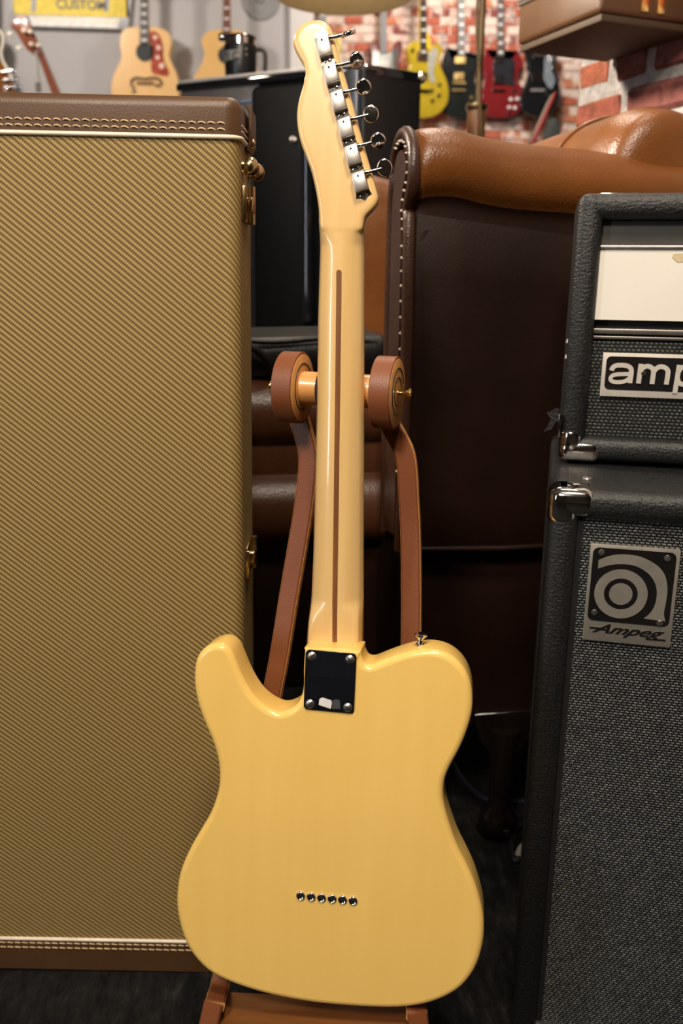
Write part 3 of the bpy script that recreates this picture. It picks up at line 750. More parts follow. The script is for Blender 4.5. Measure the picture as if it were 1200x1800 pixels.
# head: its own frame on top of the cabinet
hz0 = zt + .001
SB = .125
hp = at_plane(985, 772, AM @ Vector((0, SB, 0)), AM.to_3x3() @ Vector((0, 1, 0)))
HM = frame((hp.x, hp.y, hz0), AY)
hd = root('amplifier_head', 'black bass amplifier head with white control panel standing on the speaker cabinet', 'amplifier', HM)
def HL(px, py, yl=0.0): return local_pts([(px, py)], HM, yl)[0]
HH = HL(1100, 338)[1]; HW = .61; HD = .20
finish(frame_shell(bmesh.new(), HW, .004, HH, HD, .0265, .0105, .02), 'amp_shell', M_tolex, hd)
def hz(py, px=1060, yl=.012): return HL(px, py, yl)[1]
TI = .0262
box('top_panel', (TI, .016, hz(433)), (HW-TI, .024, hz(388)), plain('dark_grey_panel', (.045, .043, .04), .5), hd)
box('trim_strip', (TI, .010, hz(438)), (HW-TI, .020, hz(431)), M_steel, hd, .0008)
wp = box('control_panel', (TI-.002, .012, hz(562)), (HW-TI, .020, hz(438.5)), M_white, hd)
wp['label'] = 'cream white control panel'
o = [HL(x, y, .0112) for x, y in ((1183, 446), (1215, 444), (1215, 459), (1190, 461), (1181, 452))]
plate('tape_remnant', o, .0114, .0125, plain('yellowed_tape', (.62, .50, .30), .6), wp)
box('dark_channel', (TI, .022, hz(606)), (HW-TI, .028, hz(562)), M_black, hd)
box('trim_strip', (TI-.001, .012, hz(587)), (HW-TI, .024, hz(577)), plain('dull_grey_metal', (.20, .185, .165), .35, .7), hd, .0015)
box('trim_strip', (TI-.001, .014, hz(596)), (HW-TI, .024, hz(590.5)), plain('dull_grey_metal', (.2, .2, .2)), hd, .0010)
box('grille', (TI-.002, .016, hz(788)), (HW-TI+.002, .026, hz(600)), M_grille2, hd)
box('trim_strip', (TI+.012, .006, hz(791)), (HW-TI-.012, .016, hz(785)), M_steel, hd, .0015)
# lettered badge
q0 = HL(1060, 620, .011); q1 = HL(1053.5, 696, .011)
lx0 = (q0[0]+q1[0])/2; lz1, lz0 = q0[1], q1[1]; LH = lz1-lz0; LW = LH*4.3
ab = plate('name_badge', rrect(lx0, lx0+LW, lz0, lz1, .0008), .011, .0165, plain('badge_cream', (.66, .61, .54), .4, .25, .05, 60), hd, r=.0005, seg=2)
plate('badge_field', rrect(lx0+LH*.085, lx0+LW-LH*.085, lz0+LH*.16, lz1-LH*.075, LH*.11), .0106, .0115, M_badgeblack, ab)
BC = MATS['badge_cream']
def letter(dx, parts):
    bm = bmesh.new()
    for n_, (pts, wd_, sm_) in enumerate(parts):
        P = spline(pts, 6, False) if sm_ else pts
        bm_sweep(bm, [(lx0+(p[0]+dx)*LH, .0102-.00012*n_, lz0+p[1]*LH) for p in P], (0, 1, 0), .0012, wd_*LH)
    finish(bm, 'letter', BC, ab)
S = .105
letter(0, [([(.215, .600), (.235, .665), (.30, .715), (.43, .730), (.56, .715), (.635, .665), (.655, .58), (.65, .42), (.645, .325)], S, True),
        ([(.64, .535), (.50, .527), (.34, .515), (.245, .485), (.210, .43), (.22, .378), (.28, .345), (.38, .338), (.49, .352), (.58, .395), (.635, .455)], S*.85, True)])
letter(.06, [([(.79, .775), (.775, .325)], S, False), ([(.79, .60), (.83, .675), (.92, .725), (1.01, .705), (1.07, .645), (1.08, .55), (1.072, .325)], S, True),
        ([(1.085, .60), (1.13, .675), (1.22, .725), (1.32, .705), (1.385, .645), (1.395, .55), (1.385, .325)], S, True)])
letter(.12, [([(1.56, .775), (1.53, .13)], S, False), ([(1.56, .62), (1.60, .70), (1.72, .740), (1.85, .725), (1.95, .65), (1.98, .55), (1.95, .43), (1.85, .355), (1.72, .335), (1.60, .37), (1.555, .46)], S, True)])
letter(.12, [([(2.13, .555), (2.56, .555)], S*.8, False), ([(2.575, .55), (2.55, .66), (2.46, .73), (2.34, .745), (2.20, .71), (2.12, .63), (2.11, .52), (2.15, .42), (2.25, .345), (2.38, .335), (2.50, .36), (2.56, .42)], S, True)])
letter(.12, [([(3.13, .78), (3.11, .30), (3.07, .20), (2.96, .16), (2.80, .17), (2.73, .22)], S, True), ([(3.12, .62), (3.07, .71), (2.96, .745), (2.84, .725), (2.74, .65), (2.71, .55), (2.74, .43), (2.84, .355), (2.96, .335), (3.07, .37), (3.12, .46)], S, True)])
sx_, sz_ = lx0+.93*LH, lz0+.56*LH
lathe('badge_screw', [(0, -.001), (.0036, -.001), (.0028, .001), (0, .0014)], (sx_, .0106, sz_), (0, -1, 0), M_black, ab, 14)
# lower corner cap
t = .0014; bm = bmesh.new()
bm_box(bm, (-t, -t, .002), (.0255, .045, .0425), .012, 5); bm_box(bm, (-t, -t, .002), (.045, .045, .0265), .010, 5)
hc = finish(bm, 'corner_cap', M_chrome, hd)
box('cap_flange', (-.004, -.002, .030), (-.001, .03, .056), M_chrome, hc, .001)
for py in (604, 632):
    p = HL(996, py); lathe('side_screw', [(0, -.001), (.004, -.001), (.0032, .0014), (0, .002)], (-.0002, .02, p[1]), (-1, 0, 0), M_steel, hd, 14)
# chrome hardware on the top and the torn covering at the lower left edge
box('top_plate', (.022, .03, HH-.001), (.060, .12, HH+.0022), M_chrome, hd, .001)
bm = bmesh.new(); pts = [(0, 0), (-.006, .003), (-.012, -.001), (-.017, -.004), (-.012, -.010), (-.015, -.020), (-.019, -.026), (-.011, -.023), (-.005, -.012), (0, -.014)]
bm_plate(bm, [(x, z+.052) for x, z in pts], .05, .052, 0); 
for v in bm.verts: v.co.y += .25*abs(v.co.x)+random.uniform(-.001, .001)
finish(bm, 'torn_cover', M_tolex, hd)
for fx in (.06, HW-.06):
    for fy in (.04, HD-.04): lathe('rubber_foot', [(0, 0), (.012, 0), (.012, .006), (0, .006)], (fx, fy, -.0008), (0, 0, 1), M_black, hd, 12)

# ------------------------------------------------------------------ leather armchair
CHY = 1.235
pc_ = at_y(716, 700, CHY)
KM = frame((pc_.x, CHY, 0), -math.radians(9))
ch = root('leather_armchair', 'brown leather armchair with high rolled arms and laced front edges behind the guitar', 'armchair', KM)
def KL(px, py, yl=0.0): return local_pts([(px, py)], KM, yl)[0]
ztA = KL(745, 226, .02)[1]; zPan = KL(820, 965)[1]; zBase = KL(850, 1293)[1]
def extr(bm, prof_fn, xs_):
    rings = [[bm.verts.new((x, y, z)) for y, z in prof_fn(i/(len(xs_)-1), x)] for i, x in enumerate(xs_)]
    n = len(rings[0])
    for a, b in zip(rings, rings[1:]):
        for k in range(n): bm.faces.new((a[k], a[(k+1) % n], b[(k+1) % n], b[k]))
    bm.faces.new(rings[0][::-1]); bm.faces.new(rings[-1]); return bm
AW = .122; LEN = .41
TOPT = [(KL(x, y, .03)[0], KL(x, y, .03)[1]) for x, y in ((729, 226), (757, 220.5), (794, 223), (827, 233), (859, 242), (901, 249), (967, 255), (1037, 261), (1107, 273), (1144, 288))]
def top_at(x):
    if x <= TOPT[0][0]: return TOPT[0][1]
    for (a, za_), (b, zb2) in zip(TOPT, TOPT[1:]):
        if x <= b: return za_+(zb2-za_)*(x-a)/(b-a)
    return TOPT[-1][1]
def arm_prof(flip, top0, top1, bot):
    def f(t, x):
        zt_ = top_at(x)
        R = .052 - .003*t; cz = zt_-R; pts = []
        # outer face up, bulging panel, roll over the top, inner face down
        pts.append((.004, bot)); pts.append((-.006, bot+.10)); pts.append((-.008, bot+.22)); pts.append((-.002, cz-.085)); pts.append((.006, cz-.050))
        for k in range(15):
            a = math.radians(228-238*k/14); ry = R*1.22
            pts.append((.042+ry*math.cos(a)*1.0, cz+R*math.sin(a)))
        pts += [(AW-.008, cz-.05), (AW-.004, cz-.2), (AW-.004, bot)]
        if flip: pts = [(AW-y, z) for y, z in pts][::-1]
        return pts
    return f
def arm(yoff, flip):
    xs_ = [.0, .003, .010, .022, .04, .06, .08, .10, .125, .15, .18, .22, .26, .30, .34, .375, LEN]
    pf = arm_prof(flip, ztA, ztA-.055, zPan)
    def f(t, x):
        p = pf(x/LEN, x); s = 1-.05*max(0, 1-x/.012)           # slightly rounded front rim
        c = (AW*.5, .75)
        return [(yoff+c[0]+(y-c[0])*(1-.10*max(0, 1-x/.010)), c[1]+(z-c[1])*(1-.012*max(0, 1-x/.010))) for y, z in p]
    bm = extr(bmesh.new(), f, xs_); bmesh.ops.triangulate(bm, faces=[q for q in bm.faces if len(q.verts) > 8])
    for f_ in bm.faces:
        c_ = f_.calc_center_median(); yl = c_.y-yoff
        if not flip and ((yl < .012 and c_.z < top_at(c_.x)-.088)): f_.material_index = 1  # outer face under the roll takes the dark tone with shade in it
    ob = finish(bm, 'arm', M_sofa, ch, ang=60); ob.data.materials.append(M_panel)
    sb = ob.modifiers.new('soft', 'SUBSURF'); sb.levels = 1; sb.render_levels = 2
    return ob, pf
arms = []
for yo, fl in ((0, False), (.575, True)):
    ob, pf = arm(yo, fl); arms.append(ob)
    pr = pf(0, 0)
    # front facing panel of the arm: trim welt following its edge, laced seam and inner facing
    loop = [(y*.94+AW*.03, z) for y, z in pr]
    path = [(-.004, yo+y, z-(.004 if z > .9 else 0)) for y, z in loop]
    tube('welt', spline(path, 3, False), .0085, M_sofadark, ob, 10)
    inn = inset([(y, z) for y, z in pr], .026)
    bm = bmesh.new(); vs = [bm.verts.new((-.010, yo+y, z)) for y, z in inn]; vb = [bm.verts.new((.004, yo+y, z)) for y, z in inn]
    n = len(vs)
    for k in range(n): bm.faces.new((vs[k], vs[(k+1) % n], vb[(k+1) % n], vb[k]))
    f = bm.faces.new(vs); bm.faces.new(vb[::-1]); bmesh.ops.triangulate(bm, faces=[q for q in bm.faces if len(q.verts) > 8])
    finish(bm, 'front_facing', M_sofadark, ob, ang=60)
    if yo == 0:
        sp = spline([(-.0085, yo+y, z) for y, z in inset([(y, z) for y, z in pr], .014)][1:16], 12, False)
        bm = bmesh.new(); acc = 0; last = Vector(sp[0])
        for p in sp:
            p = Vector(p); acc += (p-last).length; last = p
            if acc > .0125: acc = 0; bm_tube(bm, [p+Vector((-.001, -.003, -.001)), p+Vector((-.0035, 0, 0)), p+Vector((-.001, .003, .001))], .0013, 6)
        tag(finish(bm, 'lacing', M_dthread, ob), kind='stuff')
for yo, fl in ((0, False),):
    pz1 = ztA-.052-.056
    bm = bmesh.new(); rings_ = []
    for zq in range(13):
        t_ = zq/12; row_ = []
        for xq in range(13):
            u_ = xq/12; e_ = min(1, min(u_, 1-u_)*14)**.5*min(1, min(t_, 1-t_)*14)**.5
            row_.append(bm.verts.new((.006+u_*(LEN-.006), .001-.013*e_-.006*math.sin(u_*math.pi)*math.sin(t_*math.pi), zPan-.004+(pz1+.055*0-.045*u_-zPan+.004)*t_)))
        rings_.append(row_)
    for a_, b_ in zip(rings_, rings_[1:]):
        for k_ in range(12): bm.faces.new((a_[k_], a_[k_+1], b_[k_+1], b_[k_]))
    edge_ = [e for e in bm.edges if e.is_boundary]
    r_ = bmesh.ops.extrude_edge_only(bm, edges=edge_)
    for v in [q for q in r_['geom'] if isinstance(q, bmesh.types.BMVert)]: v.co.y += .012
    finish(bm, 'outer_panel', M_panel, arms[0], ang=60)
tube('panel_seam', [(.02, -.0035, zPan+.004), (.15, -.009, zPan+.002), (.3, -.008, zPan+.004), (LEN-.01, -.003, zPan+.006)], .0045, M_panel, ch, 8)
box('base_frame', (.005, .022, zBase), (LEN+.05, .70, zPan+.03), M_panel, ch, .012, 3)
# seat: cushion, strap band and rolled rail, running out in front of the arms
zc1 = KL(500, 668, .2)[1]; zc0 = KL(500, 792, .17)[1]; zr1 = KL(500, 832, .17)[1]; zr0 = KL(500, 968, .17)[1]
SX0 = -.44
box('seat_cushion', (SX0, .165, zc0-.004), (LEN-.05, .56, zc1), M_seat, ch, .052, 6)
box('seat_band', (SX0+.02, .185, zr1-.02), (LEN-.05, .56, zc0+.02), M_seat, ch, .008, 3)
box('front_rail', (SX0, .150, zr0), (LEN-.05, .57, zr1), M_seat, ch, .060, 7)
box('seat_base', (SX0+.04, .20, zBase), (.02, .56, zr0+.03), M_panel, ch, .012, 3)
# back with bolster roll along its top
zbk = KL(1105, 193, .12)[1]; xbk = KL(1130, 250, .10)[0]
R = .088
def bolster(name, y_0, y_1, r0, r1, mat):
    ts = [0, .01, .03, .06, .10, .16, .24, .35, .5, .7, .85, 1.0]
    path = [(xbk, y_0+(y_1-y_0)*k, zbk-R) for k in ts]
    rr = [r0*q for q in ((.45, .62, .76, .86, .93, .97, 1.0) if y_0 < .1 else (.97, .98, .99, 1, 1, 1, 1))]+[r1]*5
    return tube(name, path, rr, mat, ch, 36)
bk = box('backrest', (xbk-.05, .03, zBase), (xbk+.085, .69, zbk-R), M_sofa, ch, .03, 4)
b1 = bolster('back_roll', .020, .215, R*.93, R, M_sofa); b2 = bolster('back_roll', .200, .70, R*1.02, R*1.02, M_sofa)
for yy, rr in ((.095, R*.955), (.205, R*1.03)):
    pth = [(xbk+rr*math.cos(a), yy-.045*math.cos(a)*.5, zbk-R+rr*math.sin(a)) for a in [math.radians(-40+260*k/40) for k in range(41)]]
    tube('seam_piping', pth, .0032, M_sofa, b1, 6)
# legs with turned bun feet
fx, _ = KL(880, 1460, .03)
fp = at_plane(880, 1478, (0, 0, 0), Vector((0, 0, 1))); fl = KM.inverted() @ fp
M_foot = plain('dark_polished_wood', (.008, .005, .004), .12, 0, .1, 30, 1.0)
for x, y in ((fl.x, fl.y+.02), (LEN, fl.y+.02), (fl.x, .66), (LEN, .66), (SX0+.09, .24), (SX0+.09, .52)):
    lg = lathe('leg', [(0, 0), (.016, 0), (.030, .010), (.034, .024), (.030, .040), (.019, .056), (.017, .075), (.020, .12), (.026, zBase+.004), (0, zBase+.004)], (x, y, 0), (0, 0, 1), M_foot, ch, 28)
za = KL(850, 1293, .0)[1]; x0_, _ = KL(818, 1300); x1_, _ = KL(926, 1300)
lb = finish(bm_plate(bmesh.new(), [(fl.x-.052, zBase+.035), (fl.x+.052, zBase+.035), (fl.x+.055, zBase+.030), (fl.x+.052, zBase-.006), (fl.x+.022, zBase-.045), (fl.x-.022, zBase-.045), (fl.x-.045, zBase-.006)], .006, .09, .004, 3), 'leg_block', M_foot, ch)

# ------------------------------------------------------------------ black bag on the seat
bp = KM @ Vector((-.17, .30, zc1))
BM_ = frame((bp.x, bp.y, bp.z-.004), -math.radians(9))
M_bag = leather('black_bag_vinyl', (.004, .004, .0045), (.008, .008, .009), .4, 200, .0008, .35)
bag = root('folded_bag', 'crumpled black vinyl bag lying on the brown leather seat cushion', 'bag', BM_)
bm = bm_box(bmesh.new(), (-.22, -.10, 0), (.20, .16, .075), .03, 5)
for v in bm.verts: v.co.z += (.010*math.sin(v.co.x*38)+.008*math.sin(v.co.x*71+v.co.y*30))*(1 if v.co.z > .02 else 0); v.co.y += .008*math.sin(v.co.x*44+v.co.z*60)
finish(bm, 'bag_body', M_bag, bag, ang=60)
tube('bag_handle', spline([(-.10, -.105, .02), (-.085, -.118, .05), (-.05, -.122, .062), (-.02, -.118, .045), (-.005, -.105, .02)], 6, False), .006, M_bag, bag, 10)
tube('bag_piping', spline([(-.21, -.098, .055), (-.10, -.104, .068), (.0, -.104, .064), (.10, -.103, .070), (.19, -.098, .058)], 6, False), .004, M_bag, bag, 8)

# ------------------------------------------------------------------ black amplifiers behind the chair
def face_frame(pl_, dl_, pr_, dr_):
    a = EYE+ray(*pl_)*dl_; b = EYE+ray(*pr_)*dr_; yaw = -math.atan2(b.y-a.y, b.x-a.x)
    return frame((a.x, a.y, 0), yaw), math.hypot(b.x-a.x, b.y-a.y), a.z, b.z
XM, XW, za, zb = face_frame((310, 150), 2.56, (626, 116), 2.30)
xa = root('combo_amplifier', 'wide black amplifier stack with pale top edge carrying the travel mug', 'amplifier', XM)
zt_ = za+.0
def XL(px, py, yl=0.0): return local_pts([(px, py)], XM, yl)[0]
zt_ = XL(397, 132.6)[1]
z1_ = XL(470, 150)[1]; 
box('amp_shell', (0, .018, 0), (XW, .36, zt_), M_tolex2, xa, .008, 3)
xp = XL(444, 300)[0]; zpn = XL(400, 176)[1]
box('top_edging', (.002, .0, XL(397, 139)[1]), (XW-.002, .03, zt_+.0005), plain('pale_grey_edging', (.55, .52, .50), .5), xa, .004, 2)
box('top_rail', (.0, -.004, XL(397, 152)[1]), (XW, .02, XL(397, 139)[1]), M_gblack, xa, .004, 2)
box('control_panel', (.01, .008, zpn-.05), (xp+.02, .022, XL(400, 152)[1]), plain('grey_control_panel', (.16, .15, .15), .4, .4), xa)
box('blue_strip', (xp-.06, .004, zpn-.010), (xp, .012, zpn-.003), plain('blue_trim', (.10, .17, .32), .3), xa, .001)
fpn = box('front_panel', (xp, -.012, XL(500, 690)[1]-.3), (XW-.002, .03, XL(500, 146)[1]), plain('flat_black_panel', (.0030, .0030, .0032), .6, spec=.12), xa, .02, 4)
kx, kz = XL(515, 246, -.012); 
lathe('panel_knob', [(.010, 0), (.010, .004), (.0062, .006), (.0055, .011), (.0035, .012), (0, .012)], (kx, -.011, kz), (0, -1, 0), M_steel, fpn, 20)
xk0 = XL(537, 400)[0]; xk1 = XL(563, 400)[0]; 
tube('glossy_post', [((xk0+xk1)/2, -.028, XL(550, 565, -.028)[1]), ((xk0+xk1)/2, -.028, XL(550, 400, -.028)[1]), ((xk0+xk1)/2, -.028, XL(550, 262, -.028)[1])], .019, M_gblack, xa, 20)

YM, YWd, za, zb = face_frame((637, 112), 2.16, (743, 127.5), 2.26)
ya = root('speaker_cabinet', 'narrow plain black speaker cabinet with rounded corner standing behind the armchair', 'speaker cabinet', YM)
box('cabinet_shell', (0, 0, 0), (YWd, .10, za), M_tolex2, ya, .010, 3)
box('edge_strip', (.010, -.003, za-.022), (YWd-.006, .01, za+.001), M_gblack, ya, .003, 2)
box('side_strip', (-.0155, .0, .4), (-.004+.005, .03, za-.01), plain('blue_black_edging', (.02, .028, .045), .4), ya, .002, 2)
lathe('corner_cap', [(0, -.002), (.014, -.002), (.016, .004), (.012, .012), (0, .014)], (YWd-.006, .006, za-.012), (.5, -.6, .4), M_chrome, ya, 20)

# ------------------------------------------------------------------ travel mug
mp = EYE+ray(430, 128)*2.42
mloc = XM @ Vector((XL(423, 128, .10)[0], .10, zt_+.0005))
MM = frame(mloc, math.radians(-6))
mug = root('travel_mug', 'black insulated travel mug with steel rim and lid on the amplifier top', 'mug', MM)
dpm = project(mloc)[2]; k = dpm/F
hm = 72*k; rm_ = 29*k
M_mug = plain('satin_black_enamel', (.012, .012, .014), .32, 0, .1, 20)
lathe('mug_body', [(0, 0), (rm_*.90, 0), (rm_*.93, .004), (rm_*1.0, hm*.78), (rm_*.985, hm*.80), (0, hm*.80)], (0, 0, 0), (0, 0, 1), M_mug, mug, 40)
lathe('steel_rim', [(0, hm*.79), (rm_*.93, hm*.79), (rm_*.93, hm*.95), (0, hm*.95)], (0, 0, 0), (0, 0, 1), M_chrome, mug, 40)
lathe('lid', [(0, hm*.945), (rm_*.98, hm*.945), (rm_*1.0, hm*.97), (rm_*.93, hm*1.0), (0, hm*1.01)], (0, 0, 0), (0, 0, 1), M_gblack, mug, 40)
box('lid_spout', (-rm_*1.28, -.012, hm*.90), (-rm_*.55, .012, hm*1.05), M_gblack, mug, .004, 3)
tube('handle', spline([(rm_*.9, 0, hm*.72), (rm_*1.3, 0, hm*.74), (rm_*1.48, 0, hm*.62), (rm_*1.46, 0, hm*.30), (rm_*1.34, 0, hm*.16), (rm_*.88, 0, hm*.14)], 6, False), .0065, M_mug, mug, 12)
for zz in (.66, .54): lathe('rivet', [(0, 0), (.004, 0), (.003, .002), (0, .0025)], (rm_*.35, -rm_*.93, hm*zz), (.35, -.93, 0), M_steel, mug, 12)
bm = bmesh.new(); n = 14
lo_, hi_ = [], []
for i in range(n+1):
    a = math.radians(186+84*i/n); rr = rm_*1.012; lo_.append(bm.verts.new((rr*math.cos(a), rr*math.sin(a), hm*(.38+.08*i/n)))); hi_.append(bm.verts.new((rr*math.cos(a), rr*math.sin(a), hm*.64)))
for i in range(n): bm.faces.new((lo_[i], lo_[i+1], hi_[i+1], hi_[i]))
r_ = bmesh.ops.solidify(bm, geom=bm.faces[:], thickness=.0004)
finish(bm, 'mug_label', plain('pale_label', (.55, .54, .52), .5), mug)
for i, cch in enumerate('TIC'):
    a = math.radians(207+20*i); rr = rm_*1.028
    text('lettering', cch, hm*.24, M_badgeblack, mug, Matrix.Translation((rr*math.cos(a), rr*math.sin(a), hm*.43)) @ Matrix.Rotation(a+math.pi/2, 4, 'Z') @ Matrix.Translation((-.004, 0, 0)), .0003, 0, 1.0, .0004)

# ------------------------------------------------------------------ floor lamp
LD = 2.62
lp = EYE+ray(838, 190)*LD; sc = EYE+ray(604, -6)*LD
LMm = frame((lp.x, lp.y, 0))
lamp = root('floor_lamp', 'brass floor lamp with wooden column and wide beige shade', 'floor lamp', LMm)
kz_ = LD/F
def LL(px, py): 
    P = EYE+ray(px, py)*LD; q = LMm.inverted() @ P; return q
zcol = LL(838, 187).z
M_lampw = wood('lamp_wood', (.16, .06, .02), (.28, .12, .04), 2, 80, .3, .5)
lathe('lamp_base', [(0, 0), (.14, 0), (.145, .012), (.12, .022), (.03, .04), (0, .04)], (0, 0, 0), (0, 0, 1), M_lampw, lamp, 36)
lathe('wooden_column', [(0, .03), (.024, .03), (.028, .3), (.0275, zcol-.01), (0, zcol-.01)], (0, 0, 0), (0, 0, 1), M_lampw, lamp, 28)
lathe('column_ring', [(0, zcol-.012), (.030, zcol-.012), (.033, zcol-.006), (.033, zcol+.002), (.028, zcol+.006), (0, zcol+.006)], (0, 0, 0), (0, 0, 1), M_abrass, lamp, 28)
sl = LMm.inverted() @ sc; rad = 121*kz_; zsh = sl.z
M_dbrass = plain('dull_brass', (.15, .105, .055), .4, .8)
tube('pole', [(.003, 0, zcol-.01), (.003, 0, zcol+.25), (.0, 0, zsh+.30), (-.02, 0, zsh+.33)], .0095, M_dbrass, lamp, 14)
tube('arm', spline([(-.01, 0, zsh+.32), (-.10, .0, zsh+.36), (sl.x*.6, sl.y*.6, zsh+.37), (sl.x, sl.y, zsh+.33), (sl.x, sl.y, zsh+.20)], 6, False), .008, M_dbrass, lamp, 12)
cabp = [LL(827, -60), LL(830, 0), LL(829, 50), LL(832, 90), LL(837, 130), LL(840, 180), LL(843, 215), LL(846, 245)]
tube('lamp_cable', spline([(p.x, -.034, p.z) for p in cabp], 5, False), .0045, M_dbrass, lamp, 8)
M_shade = plain('beige_lamp_shade', (.42, .33, .20), .8, 0, .08, 40)
bm = bm_lathe(bmesh.new(), [(rad, zsh-.0), (rad*1.005, zsh+.003), (rad*.62, zsh+.26), (rad*.61, zsh+.26), (rad*.985, zsh+.004), (rad, zsh)], 64, None, cap=False)
sh = finish(bm, 'lamp_shade', M_shade, lamp, ang=50); sh.location = (sl.x, sl.y, 0); sh.rotation_euler = (0, 0, 0)
lathe('bulb_holder', [(0, zsh+.12), (.018, zsh+.12), (.018, zsh+.2), (0, zsh+.2)], (sl.x, sl.y, 0), (0, 0, 1), M_dbrass, lamp, 16)

bl = bpy.data.lights.new('shade_fill_light', 'POINT'); bl.energy = 1.3; bl.color = (1, .78, .5); bl.shadow_soft_size = .03  # weak fill light added to brighten the inside of the unlit shade
bo_ = bpy.data.objects.new('shade_fill_light', bl); COL.objects.link(bo_); bo_.parent = lamp; bo_.location = (sl.x, sl.y, zsh+.09)
# ------------------------------------------------------------------ case on a wall shelf at the right
zsf = 1.345
def at_z(px, py, z):
    r = ray(px, py); return EYE+r*((z-EYE.z)/r.z)
A_ = at_z(907, 81, zsf)
# align with the brick wall: local X runs along the wall towards the camera
d2 = Vector((wd.x, wd.y, 0)); n2 = Vector((-d2.y, d2.x, 0)); n2 = n2 if n2.x > 0 else -n2
PM = Matrix(((d2.x, n2.x, 0, A_.x), (d2.y, n2.y, 0, A_.y), (0, 0, 1, zsf), (0, 0, 0, 1)))
wq = (Vector((p_far.x, p_far.y, zsf))-A_).dot(n2)
SD = max(.10, wq-.012)
N_ = PM.inverted() @ at_z(1051, 21, zsf)
SL = N_.x
print('shelf', SD, SL)
sh_ = root('wall_shelf', 'dark brown shelf board fixed to the brick wall under the case', 'shelf', PM)
box('shelf_board', (.004, .006, -.012), (SL-.004, SD+.01, 0), plain('shelf_underside', (.05, .028, .012), .7), sh_, .002)
sc_ = root('guitar_case', 'brown leather instrument case with tweed lid lying on the shelf by the brick wall', 'guitar case', PM)
box('case_base', (0, 0, .0005), (SL, SD, .075), M_case, sc_, .010, 3)
box('case_lid', (.001, .001, .079), (SL-.001, SD-.001, .17), plain('olive_tweed_lid', (.22, .19, .07), .7, 0, .15, 300), sc_, .010, 3)
box('metal_edging', (-.002, -.002, .072), (SL+.002, SD+.0, .076), M_steel, sc_, .001); box('metal_edging', (-.002, -.002, .079), (SL+.002, SD, .083), M_steel, sc_, .001)
for dx in (.45, .62):
    yy = SD*dx; box('latch', (SL-.001, yy-.009, .010), (SL+.003, yy+.009, .09), M_brass, sc_, .001)

# ------------------------------------------------------------------ wall guitars
M_fret = plain('dark_fretboard', (.03, .018, .012), .4); M_pearl = plain('pearl_inlay', (.70, .68, .65), .3)
M_gold = plain('gold_hardware', (.75, .52, .20), .2, 1.0); M_blkpl = plain('black_plastic', (.01, .01, .012), .15, 0, .1, 30, .5)
def gloss(name, c): return plain(name, c, .12, 0, .1, 10, 1.0)
def hang(name, label, cat, px_c, py_c, y, grp='guitars hanging on the far wall', yaw=0.0):
    P = at_y(px_c, py_c, y); M = frame(P, yaw); r = root(name, label, cat, M, grp); return r, M
def neck_of(r, M, x0, x1, ytop, ybot, y, mat_side, mat_board, inl, n_in, xt0=None, xt1=None, hdm=None):
    o = local_pts([(x0, ybot), (x1, ybot), (xt1 or x1-1, ytop), (xt0 or x0+1, ytop)], M, 0)
    plate('neck', o, y, y+.022, mat_side, r, r=.003, seg=2)
    nb = plate('fretboard', inset(o, .001), y-.006, y+.002, mat_board, r)
    for i in range(n_in):
        t = (i+.6)/n_in; yy = ytop+(ybot-ytop)*t; w_ = (x1-x0)*.30; c = (x0+x1)/2
        q = local_pts([(c-w_, yy-2.0), (c+w_, yy-2.0), (c+w_, yy+1.4), (c-w_, yy+1.4)], M, 0)
        plate('inlay', q, y-.0075, y-.005, inl, nb)
    # headstock above the frame with six tuners
    (hx0, hz), (hx1, _) = local_pts([(xt0 or x0+1, ytop), (xt1 or x1-1, ytop)], M, 0)
    c = (hx0+hx1)/2; hp_ = plate('headstock', [(hx0, hz), (hx1, hz), (c+.040, hz+.03), (c+.036, hz+.14), (c+.012, hz+.155), (c, hz+.148), (c-.012, hz+.155), (c-.036, hz+.14), (c-.040, hz+.03)], y+.004, y+.018, hdm or mat_side, r, r=.002, seg=2)
    for s in (-1, 1):
        for q in range(3): lathe('tuner', [(0, 0), (.004, 0), (.004, .012), (.009, .018), (.008, .028), (0, .03)], (c+s*.036, y+.011, hz+.045+.038*q), (s, 0, 0), M_chrome, r, 10)
    return nb
def knob(r, M, x, y, yy, mat, rad=.012, h=.014):
    (lx, lz), = local_pts([(x, y)], M, 0); return lathe('knob', [(0, 0), (rad, 0), (rad*.85, h), (0, h)], (lx, yy, lz), (0, -1, 0), mat, r, 16)
def pxbox(name, r, M, x0, y0_, x1, y1_, ya_, yb_, mat, rr=.004):
    (a, b), (c, d) = local_pts([(x0, y1_), (x1, y0_)], M, 0); return plate(name, rrect(a, c, b, d, rr, 3), ya_, yb_, mat, r, r=.001, seg=1)
def bodypl(r, M, pts, th, mat, rad=.008, y0b=0.0, name='body', k=4):
    return plate(name, spline(local_pts(pts, M, 0), k), y0b, y0b+th, mat, r, r=rad, seg=3)
YG = YW-.10
# blond acoustic
M_spruce = wood('blond_spruce', (.70, .40, .14), (.80, .50, .20), 2, 70, .3, .5)
r, M = hang('acoustic_guitar', 'blond acoustic guitar with ornate red pickguard hanging under the yellow sign', 'guitar', 254, 130, YG-.08)
bodypl(r, M, [(212, 62), (216, 53), (226, 48.5), (240, 47), (262, 47), (280, 49), (293, 55), (299, 65), (300, 80), (297, 95), (300, 108), (308, 125), (313, 142), (314, 165), (306, 200), (282, 226), (255, 231), (226, 226), (204, 202), (196, 170), (196, 145), (202, 125), (210, 110), (213, 95), (210, 78)], .10, M_spruce, .004)
(hx, hz), = local_pts([(254, 92)], M, 0); lathe('sound_hole', [(0, 0), (.053, 0), (.056, .001), (0, .001)], (hx, -.0008, hz), (0, -1, 0), M_black, r, 28)
pgm = plain('red_tortoise', (.36, .045, .015), .25, 0, .5, 40, .6)
